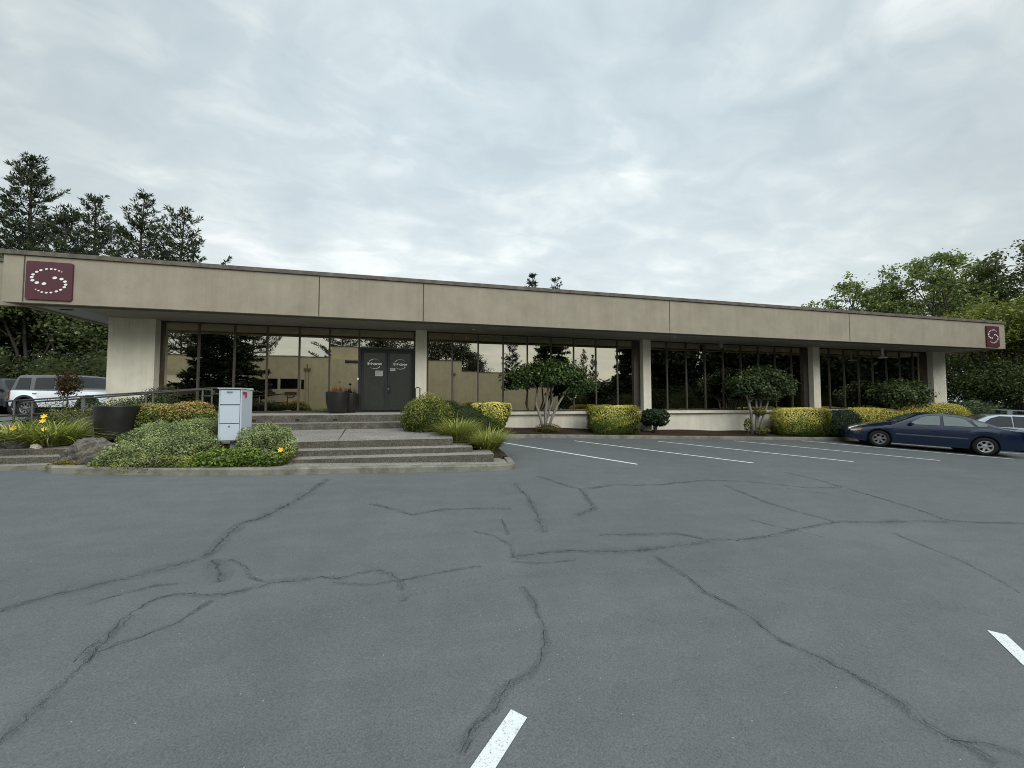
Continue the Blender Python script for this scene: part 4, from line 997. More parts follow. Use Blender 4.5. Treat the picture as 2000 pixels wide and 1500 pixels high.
def dead_shrub():
    t = thing('bare_shrub', 'leafless grey twiggy shrub in front of the lower rail', 'shrub', (-7.0, 10.25, 0.50)); m = MB(); rg = random.Random(4)
    def br(p, d, l, r, k):
        e = p+d*l; m.tube([p, (p+e)/2+Vector((rg.gauss(0, .01), rg.gauss(0, .01), 0)), e], [r, r*.8, r*.55], 4, 0, False)
        if k:
            for _ in range(3):
                dd = (d+Vector((rg.gauss(0, .55), rg.gauss(0, .55), rg.gauss(0, .4)))).normalized(); br(e, dd, l*rg.uniform(.6, .85), r*.6, k-1)
    for _ in range(7): br(Vector((rg.gauss(0, .05), rg.gauss(0, .05), 0)), Vector((rg.gauss(0, .6), rg.gauss(0, .4), 1)).normalized(), 0.2, 0.010, 4)
    m.build('branches', TWIG, t)
dead_shrub()

# ------------------------------------------------------------------ big trees
def tufts(P, D, k, L, w, seed, spread=0.75):
    """k needles round every tuft position; returns leaf arrays."""
    rg = np.random.default_rng(seed); n = len(P)
    Pp = np.repeat(P, k, 0); Dd = np.repeat(D, k, 0)+rg.normal(size=(n*k, 3))*spread
    Dd /= np.linalg.norm(Dd, axis=1, keepdims=True); ln = L*rg.uniform(.6, 1.2, n*k)
    Pc = Pp+Dd*(ln*0.5)[:, None]
    N = np.cross(Dd, rg.normal(size=(n*k, 3)))
    return Pc, N, ln, Dd

def conifer(name, label, loc, h, w, seed, style='pine', base=0.3, cat='tree', group=None, c0=(0.014, 0.026, 0.014), c1=(0.075, 0.098, 0.042), dens=1.0, top_r=0.0):
    t = thing(name, label, cat, loc, 0, group); rg = random.Random(seed)
    m = MB(); lean = (rg.uniform(-.02, .02)*h, rg.uniform(-.02, .02)*h)
    tp = lambda z: Vector((lean[0]*(z/h)**2, lean[1]*(z/h)**2, z))
    r0 = max(0.12, h*0.015)
    m.tube([tp(h*k) for k in lin(0, 1, 8)], [r0*(1-k*0.9) for k in lin(0, 1, 8)], 8)
    P, D, Q = [], [], []
    pine = style == 'pine'
    nl = int(h*(1-base)/(0.50 if pine else 0.30)*dens)
    for i in range(nl):
        f = (i+rg.random()*0.8)/nl; z = h*(base+(1-base)*f)
        if pine: prof = (1-f)**0.72*0.97+0.05
        else: prof = (1-f)**0.80*1.0+0.03
        nb = rg.randint(3, 5) if pine else rg.randint(5, 7)
        a0 = rg.uniform(0, 6.28)
        for b in range(nb):
            a = a0+b*6.283/nb+rg.uniform(-.35, .35); L = w/2*prof*(rg.uniform(.45, 1.2) if pine else rg.uniform(.65, 1.12))
            el = (rg.uniform(-0.05, 0.35)+0.55*f**2) if pine else rg.uniform(-0.35, 0.02)+0.4*f**3
            d = Vector((cos(a)*cos(el), sin(a)*cos(el), sin(el)))
            s = tp(min(h*0.99, max(h*base*0.8, z+rg.gauss(0, 0.30 if pine else 0.22)))); e = s+d*L; mid = s+d*L*0.5+Vector((0, 0, -0.06*L if pine else -0.02*L))
            if pine: e.z += rg.uniform(0.05, 0.28)*L
            m.tube([s, mid, e], [0.012*L+0.02, 0.010*L+0.012, 0.008], 4, 0, False)
            nt = max(2, int(L/(0.24 if pine else 0.20)))
            for q in range(nt):
                u = 0.30+0.70*(q+rg.random())/nt
                c = s.lerp(mid, u*2) if u < 0.5 else mid.lerp(e, u*2-1)
                for sd in (-1, 1):
                    lat = Vector((-sin(a), cos(a), 0))*sd*rg.uniform(0.0, 0.32)*L*(1.15-u)*1.3
                    pos = c+lat+Vector((0, 0, rg.uniform(-.05, .10)*min(1, L)))
                    P.append(pos); dd = (d*0.7+lat.normalized()*0.5 if lat.length > 1e-3 else d)+Vector((0, 0, 0.55 if pine else -0.15)); D.append(dd.normalized()); Q.append(u)
    m.build('trunk', BARKD, t, True)
    P = np.array(P); D = np.array(D); Q = np.array(Q)
    k = 5 if pine else 6
    Lf = 0.42 if pine else 0.46
    Pc, N, ln, T = tufts(P, D, k, Lf, 0.05, seed, 0.55 if pine else 0.45)
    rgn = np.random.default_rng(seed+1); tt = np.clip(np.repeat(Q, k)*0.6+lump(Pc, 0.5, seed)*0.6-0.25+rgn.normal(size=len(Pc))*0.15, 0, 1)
    leaf_mesh('crown', Pc, N, ln, mix2(c0, c1, tt), 0.22 if pine else 0.30, t, 0, None, T)
    return t

def broadleaf(name, label, loc, h, w, seed, n=9000, leaf=0.26, base=0.22, c0=(0.022, 0.040, 0.014), c1=(0.085, 0.125, 0.036), group=None, airy=0.5, twigs=6, tr=0.2, limb=None):
    t = thing(name, label, 'tree', loc, 0, group); rg = random.Random(seed); m = MB(); ends = []
    r0 = tr
    trunk = [Vector((0, 0, 0)), Vector((rg.uniform(-.15, .15), rg.uniform(-.15, .15), h*base*0.5)), Vector((rg.uniform(-.3, .3), rg.uniform(-.3, .3), h*base))]
    m.tube(trunk, [r0*1.2, r0, r0*0.9], 8)
    cc = Vector((0, 0, h*(base+1)/2)); rx, rzz = w/2, h*(1-base)/2
    inside = lambda v: ((v.x/rx)**2+(v.y/rx)**2+((v.z-cc.z)/rzz)**2)
    def grow(p, tgt, r, k):
        q = inside(tgt)
        if q > 1.0:
            if k < 2 and rg.random() < 0.6: return
            tgt = cc+(tgt-cc)*(rg.uniform(0.8, 1.0)/sqrt(q))
        d = tgt-p; mid = p+d*0.5+Vector((rg.gauss(0, .06), rg.gauss(0, .06), 0.08))*d.length
        m.tube([p, mid, tgt], [r, r*0.75, r*0.5], 5, 0, False)
        if k == 0: ends.append(tgt); return
        for _ in range(twigs if k == 1 else 5):
            s = mid.lerp(tgt, rg.uniform(0.2, 1)); l = d.length*rg.uniform(0.35, 0.65)
            dd = (d.normalized()+Vector((rg.gauss(0, .7), rg.gauss(0, .7), rg.gauss(0.15, .5)))).normalized(); grow(s, s+dd*l, r*0.45, k-1)
        ends.append(tgt)
    nl = limb or 7
    for i in range(nl):
        a = i*2.4+rg.uniform(-.4, .4); f = rg.random(); rr = w/2*rg.uniform(.35, .75)
        grow(trunk[2]+Vector((0, 0, -h*base*0.15*rg.random())), Vector((cos(a)*rr, sin(a)*rr, h*(base+(1-base)*(0.35+0.5*f)))), r0*0.5, 2)
    grow(trunk[2], Vector((rg.uniform(-.1, .1)*w, rg.uniform(-.1, .1)*w, h*0.9)), r0*0.6, 2)
    m.build('trunk', BARKD, t, True)
    E = np.array([tuple(e) for e in ends]); r = np.random.default_rng(seed)
    k = r.integers(0, len(E), n); P = E[k]+r.normal(size=(n, 3))*np.array([airy, airy, airy*0.7])
    N = r.normal(size=(n, 3)); N[:, 2] += 0.8
    cl = r.random(len(E))
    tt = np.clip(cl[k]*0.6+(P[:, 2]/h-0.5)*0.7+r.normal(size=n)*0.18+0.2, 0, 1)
    leaf_mesh('crown', P, N, leaf*r.uniform(.6, 1.3, n), mix2(c0, c1, tt), 0.6, t, 0.4)
    return t

LP = 'dark pines standing behind the left end of the roof'
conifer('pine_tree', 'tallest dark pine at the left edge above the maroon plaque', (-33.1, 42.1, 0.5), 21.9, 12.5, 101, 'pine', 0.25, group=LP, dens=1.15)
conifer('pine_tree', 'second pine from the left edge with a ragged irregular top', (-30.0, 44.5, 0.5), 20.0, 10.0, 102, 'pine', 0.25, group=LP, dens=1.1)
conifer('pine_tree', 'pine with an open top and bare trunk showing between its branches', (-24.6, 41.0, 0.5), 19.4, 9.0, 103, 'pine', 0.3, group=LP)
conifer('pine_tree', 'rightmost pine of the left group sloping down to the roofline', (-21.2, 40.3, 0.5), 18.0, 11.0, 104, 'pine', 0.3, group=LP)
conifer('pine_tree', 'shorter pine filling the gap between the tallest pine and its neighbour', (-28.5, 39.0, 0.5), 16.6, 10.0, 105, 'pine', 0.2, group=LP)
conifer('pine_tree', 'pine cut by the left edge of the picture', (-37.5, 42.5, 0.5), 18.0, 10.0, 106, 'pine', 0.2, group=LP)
LB_ = 'dense trees seen under the left overhang'
g0, g1 = (0.026, 0.042, 0.015), (0.12, 0.15, 0.05)
broadleaf('dense_tree', 'dense dark tree directly behind the white off-roader', (-26.5, 34.0, 0.5), 9.0, 8.5, 111, 26000, 0.23, 0.08, g0, g1, LB_, 0.6, 6)
broadleaf('dense_tree', 'dense tree at the left edge behind the black car', (-31.5, 33.0, 0.5), 8.2, 8.0, 112, 26000, 0.23, 0.08, g0, g1, LB_, 0.6, 6)
broadleaf('dense_tree', 'dense tree next to the cream end wall under the overhang', (-21.5, 33.5, 0.5), 8.5, 7.0, 113, 24000, 0.23, 0.08, g0, g1, LB_, 0.6, 6)
broadleaf('dense_tree', 'tree filling the background between the two left dense trees', (-29.0, 37.5, 0.5), 9.5, 8.5, 114, 20000, 0.26, 0.06, g0, g1, LB_, 0.7, 6)
for i, (x, y, l) in enumerate(((-33.5, 29.5, 'dark undergrowth at the left edge behind the black car'), (-27.5, 30.5, 'dark undergrowth behind the tail of the white off-roader'), (-21.5, 31.0, 'dark undergrowth behind the roof of the white off-roader'), (-16.5, 31.5, 'dark undergrowth next to the cream end wall'))):
    shrub('undergrowth', l, 'shrub', (x, y, 0.4), [((0, 0, 1.8), (3.6, 1.3, 2.2)), ((1.4, 0, 2.6), (1.8, 1.2, 2.0)), ((-1.6, .2, 2.2), (1.6, 1.2, 1.9))], 5200, 0.22, c_green((0.018, 0.030, 0.012), (0.075, 0.095, 0.034)), 0.5, 2.3, 'undergrowth behind the parked cars', 400+i, 0.3)
conifer('fir_tree', 'left of two sparse conifer tips showing above the middle of the roof', (11.2, 36.3, 0), 13.75, 4.2, 121, 'pine', 0.5, group='conifer tips above the roof', dens=0.8)
conifer('fir_tree', 'right of two sparse conifer tips showing above the middle of the roof', (13.9, 37.8, 0), 14.1, 5.0, 122, 'pine', 0.5, group='conifer tips above the roof', dens=0.8)
RB = 'airy trees behind the right end of the roof'
a0, a1 = (0.058, 0.092, 0.030), (0.26, 0.32, 0.105)
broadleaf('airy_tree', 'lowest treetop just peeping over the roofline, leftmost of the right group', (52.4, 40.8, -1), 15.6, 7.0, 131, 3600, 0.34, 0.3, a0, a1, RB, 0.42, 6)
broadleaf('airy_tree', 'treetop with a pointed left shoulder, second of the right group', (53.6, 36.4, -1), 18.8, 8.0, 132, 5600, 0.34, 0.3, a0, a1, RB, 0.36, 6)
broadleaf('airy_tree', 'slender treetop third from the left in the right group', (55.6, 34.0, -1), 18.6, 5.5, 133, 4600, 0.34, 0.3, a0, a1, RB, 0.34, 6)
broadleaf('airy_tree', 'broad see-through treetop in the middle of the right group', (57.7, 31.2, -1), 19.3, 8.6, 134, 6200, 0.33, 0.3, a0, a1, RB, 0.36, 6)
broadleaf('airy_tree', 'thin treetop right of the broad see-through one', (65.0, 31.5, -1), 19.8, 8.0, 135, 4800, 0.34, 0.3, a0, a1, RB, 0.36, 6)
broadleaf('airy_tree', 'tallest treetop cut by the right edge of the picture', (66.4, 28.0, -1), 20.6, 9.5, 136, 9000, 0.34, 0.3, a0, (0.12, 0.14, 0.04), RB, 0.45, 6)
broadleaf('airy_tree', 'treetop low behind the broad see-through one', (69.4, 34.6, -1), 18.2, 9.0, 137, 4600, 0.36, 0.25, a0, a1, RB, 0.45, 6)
broadleaf('golden_tree', 'yellow green crowned tree at the right edge beyond the far plaque', (41.6, 18.6, -1.2), 9.4, 9.8, 141, 30000, 0.19, 0.30, (0.060, 0.088, 0.018), (0.21, 0.235, 0.045), None, 0.45, 6, 0.3, 9)
broadleaf('dark_tree', 'dark green tree beside the last pillar under the roof corner', (39.8, 22.0, -1.2), 6.4, 7.0, 142, 20000, 0.18, 0.08, (0.028, 0.050, 0.018), (0.115, 0.150, 0.050), None, 0.5, 6, 0.15)
broadleaf('dark_tree', 'dark leaning tree behind the silver car at the right edge', (40.5, 17.2, -1.2), 5.2, 6.5, 143, 20000, 0.17, 0.12, (0.028, 0.048, 0.018), (0.120, 0.150, 0.046), None, 0.5, 6, 0.2)
shrub('background_shrub', 'dark mixed shrub between the last pillar and the silver car', 'shrub', (35.0, 17.0, -1.1), [((0, 0, 1.0), (2.4, 1.2, 1.5)), ((2.5, 0.5, 0.9), (2.2, 1.2, 1.3)), ((-2.2, 0.8, 0.8), (1.6, 1.0, 1.2))], 6500, 0.19, c_green((0.026, 0.046, 0.020), (0.12, 0.16, 0.075)), 0.5, seed=144, lumps=0.25, lo=0.6)
broadleaf('dark_tree', 'backdrop tree behind the yellow green crown, lowest in the gap', (50, 24, -1.2), 9.5, 10, 145, 13000, 0.30, 0.05, (0.028, 0.048, 0.018), (0.11, 0.145, 0.048), None, 0.7, 6, 0.2)

# ------------------------------------------------------------------ cars
def interp(tab, x):
    for (a, b), (c, d) in zip(tab[:-1], tab[1:]):
        if x <= c:
            t = (x-a)/(c-a) if c > a else 0; t = max(0, min(1, t)); return b+(d-b)*t
    return tab[-1][1]
def sm(tab, x, h=0.05): return (interp(tab, x-h)+2*interp(tab, x)+interp(tab, x+h))/4

def make_car(name, label, cat, loc, rz, P, group=None):
    """x runs from nose (0) to tail (L); y<0 is the car's left side as built (seen side)."""
    L, W = P['L'], P['W']/2
    t = thing(name, label, cat, loc, rz, group); cx = (P['wf']+P['wr'])/2
    ox = lambda v: (v[0]-cx, v[1], v[2])
    ra = P['r']+P.get('arch', 0.055)
    def zb(x):
        z = sm(P['under'], x, 0.03)
        for wx in (P['wf'], P['wr']):
            d = abs(x-wx)
            if d < ra: z = max(z, P['r']+sqrt(ra*ra-d*d))
        return z
    def hw(x):
        return W*sm(P['plan'], x, 0.06)
    def sec(x):
        b = sm(P['belt'], x); top = sm(P['hood'], x); w = hw(x); z0 = min(zb(x), b-0.08)
        zs = [z0, z0+(b-z0)*0.30, z0+(b-z0)*0.58, z0+(b-z0)*0.82, b-0.012]
        fl = 0.0
        for wx in (P['wf'], P['wr']):
            d = abs(x-wx)
            if d < ra+0.12: fl = max(fl, P.get('flare', 0.012)*min(1, (ra+0.12-d)/0.12))
        ys = [w-0.035+fl, w-0.004+fl, w, w-0.012, w-0.04]
        pts = [(y, z) for y, z in zip(ys, zs)]
        pts += [(w-0.09, b), (w*0.72, top-0.005), (w*0.4, top+0.012), (0, top+0.016)]
        return pts
    xs = [0.0, 0.03, 0.08]; x = 0.12
    while x < L-0.10: xs.append(x); x += 0.04
    xs += [L-0.08, L-0.03, L]
    mb = MB(); n = 9; rows = []
    for x in xs:
        s = sec(x); row = [(-y, z) for y, z in s] + [(y, z) for y, z in s[:-1][::-1]]
        rows.append(row)
        for y, z in row: mb.v.append(ox((x, y, z)))
    m_ = len(rows[0])
    for i in range(len(xs)-1):
        for k in range(m_-1):
            a = i*m_+k; mb.f.append((a, a+1, a+1+m_, a+m_)); mb.mi.append(0)
    mb.f.append(tuple(range(m_))); mb.mi.append(0)
    mb.f.append(tuple((len(xs)-1)*m_+k for k in range(m_))[::-1]); mb.mi.append(0)
    body = mb.build('body', P['paint'], t, True)
    md = body.modifiers.new('e', 'EDGE_SPLIT'); md.split_angle = radians(38)
    # cabin
    roof = P['roof']; g0, g1 = roof[0][0], roof[-1][0]
    def gz(x): return max(sm(roof, x, 0.04), sm(P['belt'], x)-0.01)
    tumble = P.get('tumble', 0.16)
    def gy(x, z):
        b = sm(P['belt'], x); zr = max(gz(x), b+0.02); H = P['hmax']-b
        return hw(x)-0.05-tumble*max(0, (z-b))/max(H, .1)
    def gsec(x):
        b = sm(P['belt'], x)-0.02; zr = gz(x); h = zr-b
        if h < 0.03: h = 0.03
        zs = [b, b+h*0.35, b+h*0.7, b+h*0.9, b+h*0.975]
        pts = [(gy(x, z)-(0.0 if i < 3 else (0.012 if i == 3 else 0.04)), z) for i, z in enumerate(zs)]
        yt = pts[-1][0]
        pts += [(yt-0.07, zr), (yt*0.45, zr+0.018), (0, zr+0.024)]
        return pts
    xs2 = [g0]; 
    while xs2[-1] < g1-0.05: xs2.append(xs2[-1]+0.05)
    xs2.append(g1)
    mb = MB()
    for x in xs2:
        s = gsec(x); row = [(-y, z) for y, z in s]+[(y, z) for y, z in s[:-1][::-1]]
        for y, z in row: mb.v.append(ox((x, y, z)))
    m_ = 15
    for i in range(len(xs2)-1):
        for k in range(m_-1):
            a = i*m_+k; mb.f.append((a, a+1, a+1+m_, a+m_)); mb.mi.append(0)
    mb.f.append(tuple(range(m_))); mb.mi.append(0); mb.f.append(tuple((len(xs2)-1)*m_+k for k in range(m_))[::-1]); mb.mi.append(0)
    cab = mb.build('cabin', P.get('top', P['paint']), t, True); md = cab.modifiers.new('e', 'EDGE_SPLIT'); md.split_angle = radians(40)
    # side glass: polygons in (x, z), lying just proud of the cabin skin
    for s in (-1, 1):
        for poly in P['glass']:
            for nm, grow, d, mat in (('window_seal', 0.022, 0.004, PLASTIC), ('side_window', 0.0, 0.009, P.get('glassmat', CARGLASS))):
                c0 = (sum(p[0] for p in poly)/len(poly), sum(p[1] for p in poly)/len(poly)); pp = []
                for (x, z) in poly:
                    dx, dz = x-c0[0], z-c0[1]; l = sqrt(dx*dx+dz*dz); pp.append((x+dx/l*grow, z+dz/l*grow))
                m = MB(); q = [ox((x, s*(gy(x, z)+d), z)) for x, z in pp]
                m.poly(q if s < 0 else q[::-1]); ob = m.build(nm, mat, t if nm == 'window_seal' else seal)
                if nm == 'window_seal': seal = ob
    for (xa, xb, nm) in P['screens']:
        m = MB(); k = 8; vs = []
        for i in range(k+1):
            x = xa+(xb-xa)*i/k; z = gz(x)+0.010
            for j in range(7):
                y = (j/6*2-1)*(gy(x, z)-0.13); vs.append(ox((x, y, z+0.024*(1-(j/6*2-1)**2))))
        m.v = vs
        for i in range(k):
            for j in range(6):
                a = i*7+j; m.f.append((a, a+1, a+8, a+7)); m.mi.append(0)
        m.build(nm, P.get('glassmat', CARGLASS), t, True)
    # doors: panels a hair proud of the body with a gap round them
    def panel(xa, xb, s, nm):
        m = MB(); nx = max(4, int((xb-xa)/0.05)); cols = []
        for i in range(nx+1):
            x = xa+(xb-xa)*i/nx; z0 = max(zb(x)+0.03, P['doorz']); b = sm(P['belt'], x)-0.014; w = hw(x)
            zsill = sm(P['under'], x, 0.03)
            col = []
            for k in range(8):
                z = z0+(b-z0)*k/7; f = (z-zsill)/(b-zsill)
                y = interp([(0, w-0.035), (0.30, w-0.004), (0.58, w), (0.82, w-0.012), (1.0, w-0.04)], f)+0.005
                col.append(ox((x, s*y, z)))
            cols.append(col)
        m.v = [p for c in cols for p in c]
        for i in range(nx):
            for k in range(7):
                a = i*8+k; m.f.append((a, a+8, a+9, a+1) if s < 0 else (a, a+1, a+9, a+8)); m.mi.append(0)
        dpn = m.build(nm, P['paint'], t, True)
        hz = P['handle']; hx = xb-0.24; w = hw(hx)
        m = MB(); m.box(hx-cx, hx+0.17-cx, s*(w-0.005)-0.018, s*(w-0.005)+0.018, hz, hz+0.035); m.build('door_handle', P.get('handlemat', P['paint']), dpn, bevel=0.008)
    for (xa, xb) in P['doors']:
        for s in (-1, 1): panel(xa, xb, s, 'door')
    if P.get('mould'):
        z = P['mould']
        for s in (-1, 1):
            m = MB(); pts = [(x, z) for x in lin(P['wf']+ra+0.08, P['wr']-ra-0.06, 12)]
            for (x, zz), (x2, _) in zip(pts[:-1], pts[1:]):
                y, y2 = s*(hw(x)+0.012), s*(hw(x2)+0.012); m.quad(ox((x, y, zz)), ox((x2, y2, zz)), ox((x2, y2, zz+0.045)), ox((x, y, zz+0.045))) if s < 0 else m.quad(ox((x2, y2, zz)), ox((x, y, zz)), ox((x, y, zz+0.045)), ox((x2, y2, zz+0.045)))
            m.build('side_moulding', P.get('mouldmat', MOULD), t)
    # mirrors
    for s in (-1, 1):
        x, z = P['mirror']; m = MB(); m.lathe([(0.0, -0.10), (0.06, -0.085), (0.085, 0.0), (0.075, 0.07), (0, 0.085)], (0, 0, 0), 14, 0, 'y')
        y0 = s*(gy(x, z)+0.12); m.v = [(a*0.75+x-cx, b*1.0+y0, c*0.9+z) for a, b, c in m.v]; m.build('mirror', P.get('mirrormat', P['paint']), t, True)
    # wheels
    for wx in (P['wf'], P['wr']):
        for s in (-1, 1):
            wh = bpy.data.objects.new('wheel', None); COL.objects.link(wh); wh.parent = t; wh.location = (wx-cx, s*(W-0.115), P['r'])
            wh.rotation_euler = (0, 0, 0 if s < 0 else pi)
            r, rr = P['r'], P['rim']; m = MB()
            m.lathe([(rr, -0.09), (rr+0.02, -0.105), (r-0.03, -0.10), (r-0.006, -0.075), (r, -0.03), (r, 0.05), (r-0.01, 0.09), (rr, 0.10)], sides=36, axis='y'); m.build('tyre', RUBBER, wh, True)
            m = MB(); m.lathe([(rr+0.003, -0.098), (rr-0.012, -0.100), (rr-0.028, -0.085), (rr-0.04, 0.02)], sides=36, axis='y')
            ns = P.get('spokes', 6); hub = rr*0.40
            m.lathe([(0, -0.085), (hub*0.45, -0.088), (hub, -0.080), (hub*1.05, -0.05)], sides=24, axis='y')
            for k in range(ns):
                a = 2*pi*k/ns+0.26; hwid = pi/ns*0.50
                q = []
                for (rd, aw, yy) in ((hub*0.9, hwid*1.5, -0.078), (rr*0.72, hwid*0.85, -0.090), (rr-0.012, hwid*1.25, -0.094)):
                    q.append([(rd*cos(a-aw), yy, rd*sin(a-aw)), (rd*cos(a+aw), yy, rd*sin(a+aw))])
                for i in range(2): m.quad(q[i][0], q[i][1], q[i+1][1], q[i+1][0])
            m.build('rim', (P['rims'][0] if wx == P['wf'] else P['rims'][1]), wh)
            m = MB(); m.lathe([(0, 0.0), (rr, 0.0)], sides=24, axis='y'); m.lathe([(0, -0.02), (rr*0.7, -0.02)], sides=24, axis='y'); m.build('brake', DARKGAP, wh)
        m = MB(); m.lathe([(ra+0.01, -W+0.05), (ra+0.01, W-0.05)], (wx-cx, 0, P['r']), 30, 0, 'y'); m.lathe([(0, -W+0.26), (ra+0.01, -W+0.26)], (wx-cx, 0, P['r']), 30, 0, 'y'); m.lathe([(0, W-0.26), (ra+0.01, W-0.26)], (wx-cx, 0, P['r']), 30, 0, 'y')
        m.build('wheel_well', DARKGAP, t)
    if P.get('trim'):
        for wx in (P['wf'], P['wr']):
            for s in (-1, 1):
                m = MB(); N_ = 18
                for k in range(N_):
                    a, b = pi*k/N_, pi*(k+1)/N_; y = s*(W+0.035)
                    q = [(wx-cx+rr_*cos(t_), y if rr_ > ra else y, P['r']+rr_*sin(t_)) for rr_, t_ in ((ra-0.01, a), (ra+0.075, a), (ra+0.075, b), (ra-0.01, b))]
                    m.prism(q, (0, -s*0.07, 0))
                m.build('wheel_arch_trim', PLASTIC, t)
    # underside
    m = MB(); m.box(0.3-cx, L-0.3-cx, -W+0.12, W-0.12, P['under'][len(P['under'])//2][1]+0.02, P['under'][len(P['under'])//2][1]+0.12); m.build('underbody', DARKGAP, t)
    for nm, poly, mat in P['lamps']:
        for s in (-1, 1):
            m = MB(); q = []
            for (x, z, inset) in poly:
                q.append(ox((x, s*(hw(x)+0.010-inset), z)))
            m.prism(q, (0, s*0.004, 0)); m.build(nm, mat, t)
    return t

SEDAN = dict(L=4.95, W=1.78, r=0.325, rim=0.205, wf=0.98, wr=3.80, arch=0.05, hmax=1.42, tumble=0.22, paint=NAVY, doorz=0.30, handle=0.745, mould=0.545, flare=0.012,
  under=[(0, 0.30), (0.15, 0.24), (0.5, 0.20), (4.3, 0.21), (4.7, 0.27), (4.95, 0.34)],
  plan=[(0, 0.60), (0.06, 0.74), (0.2, 0.86), (0.45, 0.95), (0.9, 0.99), (1.5, 1.0), (3.6, 1.0), (4.3, 0.97), (4.7, 0.90), (4.88, 0.80), (4.95, 0.70)],
  belt=[(0, 0.52), (0.1, 0.62), (0.4, 0.73), (0.9, 0.83), (1.35, 0.90), (2.5, 0.935), (3.6, 0.96), (4.2, 0.965), (4.75, 0.93), (4.9, 0.86), (4.95, 0.62)],
  hood=[(0, 0.52), (0.1, 0.66), (0.4, 0.78), (0.9, 0.90), (1.45, 0.975), (2.5, 0.95), (3.9, 1.0), (4.4, 1.0), (4.78, 0.985), (4.9, 0.90), (4.95, 0.62)],
  roof=[(1.36, 0.92), (1.55, 1.03), (2.10, 1.325), (2.40, 1.40), (2.75, 1.42), (3.10, 1.405), (3.40, 1.345), (3.80, 1.20), (4.20, 1.03), (4.38, 0.97)],
  glass=[[(1.78, 0.965), (2.665, 0.985), (2.69, 1.335), (2.38, 1.318), (2.18, 1.245)], [(2.765, 0.985), (3.55, 1.0), (3.36, 1.235), (3.18, 1.305), (2.77, 1.34)], [(3.63, 1.02), (3.86, 1.04), (3.90, 1.10), (3.80, 1.155), (3.52, 1.235), (3.49, 1.215)]],
  screens=[(1.50, 2.10, 'windshield'), (3.45, 4.15, 'rear_window')], doors=[(1.58, 2.70), (2.725, 3.60)], mirror=(1.86, 1.0), rims=(ALLOYD, ALLOY), spokes=6,
  lamps=[('headlight', [(0.13, 0.56, 0.0), (0.13, 0.615, 0.012), (0.40, 0.705, 0.012), (0.46, 0.655, 0.0), (0.36, 0.59, 0.0)], LAMPG), ('indicator', [(0.31, 0.585, -.006), (0.34, 0.678, -.003), (0.41, 0.705, -.003), (0.465, 0.655, -.006), (0.38, 0.60, -.006)], AMBER),
         ('tail_light', [(4.72, 0.70, 0.0), (4.72, 0.90, 0.02), (4.90, 0.86, 0.02), (4.90, 0.70, 0.0)], TAILR)])
# the sedan's left wheels touch the car park at (17.7, 11.5) and (19.8, 9.5)
hd = atan2(-2.01, 2.09)               # direction nose -> tail
def park(cx, cy, rz, build, dz=0.0):
    t = build((cx, cy, lot(cx, cy)+dz), rz)
    # follow the slope of the car park along and across the car
    ex = Vector((cos(rz), sin(rz), lot(cx+cos(rz), cy+sin(rz))-lot(cx, cy))).normalized()
    ey = Vector((-sin(rz), cos(rz), lot(cx-sin(rz), cy+cos(rz))-lot(cx, cy))).normalized()
    ez = ex.cross(ey).normalized(); ey = ez.cross(ex)
    t.rotation_euler = Matrix((ex, ey, ez)).transposed().to_euler()
    return t
mxy = ((17.71+19.80)/2, (11.47+9.46)/2); off_ = 0.80
nx_, ny_ = -sin(hd), cos(hd)
park(mxy[0]+nx_*off_, mxy[1]+ny_*off_, hd, lambda l, r: make_car('sedan_car', 'navy blue four-door sedan parked nose in at the right', 'car', l, r, SEDAN))
WAG = dict(SEDAN); WAG.update(paint=CARSILVER, hmax=1.48, glassmat=CARGLASSD, rims=(ALLOY, ALLOY),
  roof=[(1.36, 0.92), (1.55, 1.05), (2.10, 1.38), (2.45, 1.46), (3.2, 1.48), (4.0, 1.45), (4.5, 1.38), (4.75, 1.05), (4.82, 0.95)],
  glass=[[(1.82, 0.965), (2.70, 0.985), (2.70, 1.385), (2.38, 1.365), (2.18, 1.285)], [(2.765, 0.985), (3.60, 1.0), (3.60, 1.39), (2.77, 1.40)], [(3.70, 1.02), (4.50, 1.04), (4.30, 1.33), (3.70, 1.38)]],
  screens=[(1.50, 2.10, 'windshield'), (4.52, 4.76, 'rear_window')])
wg = park(mxy[0]+4.1+nx_*off_, mxy[1]+0.05+ny_*off_, hd, lambda l, r: make_car('wagon_car', 'silver wagon half hidden behind the navy sedan, with a roof rack', 'car', l, r, WAG))
m = MB(); m.box(0.15, 1.30, -0.42, 0.42, 1.625, 1.66); m.prism([(0.15, -0.42, 1.625), (-0.05, -0.2, 1.635), (-0.05, 0.2, 1.635), (0.15, 0.42, 1.625)], (0, 0, 0.03))
for x in (0.38, 0.98):
    for y in (-0.45, 0.37): m.box(x-0.07, x+0.07, y, y+0.06, 1.47, 1.625)
    m.box(x-0.02, x+0.02, -0.4, 0.4, 1.585, 1.62)
m.build('roof_rack', HARDTOPL, wg)

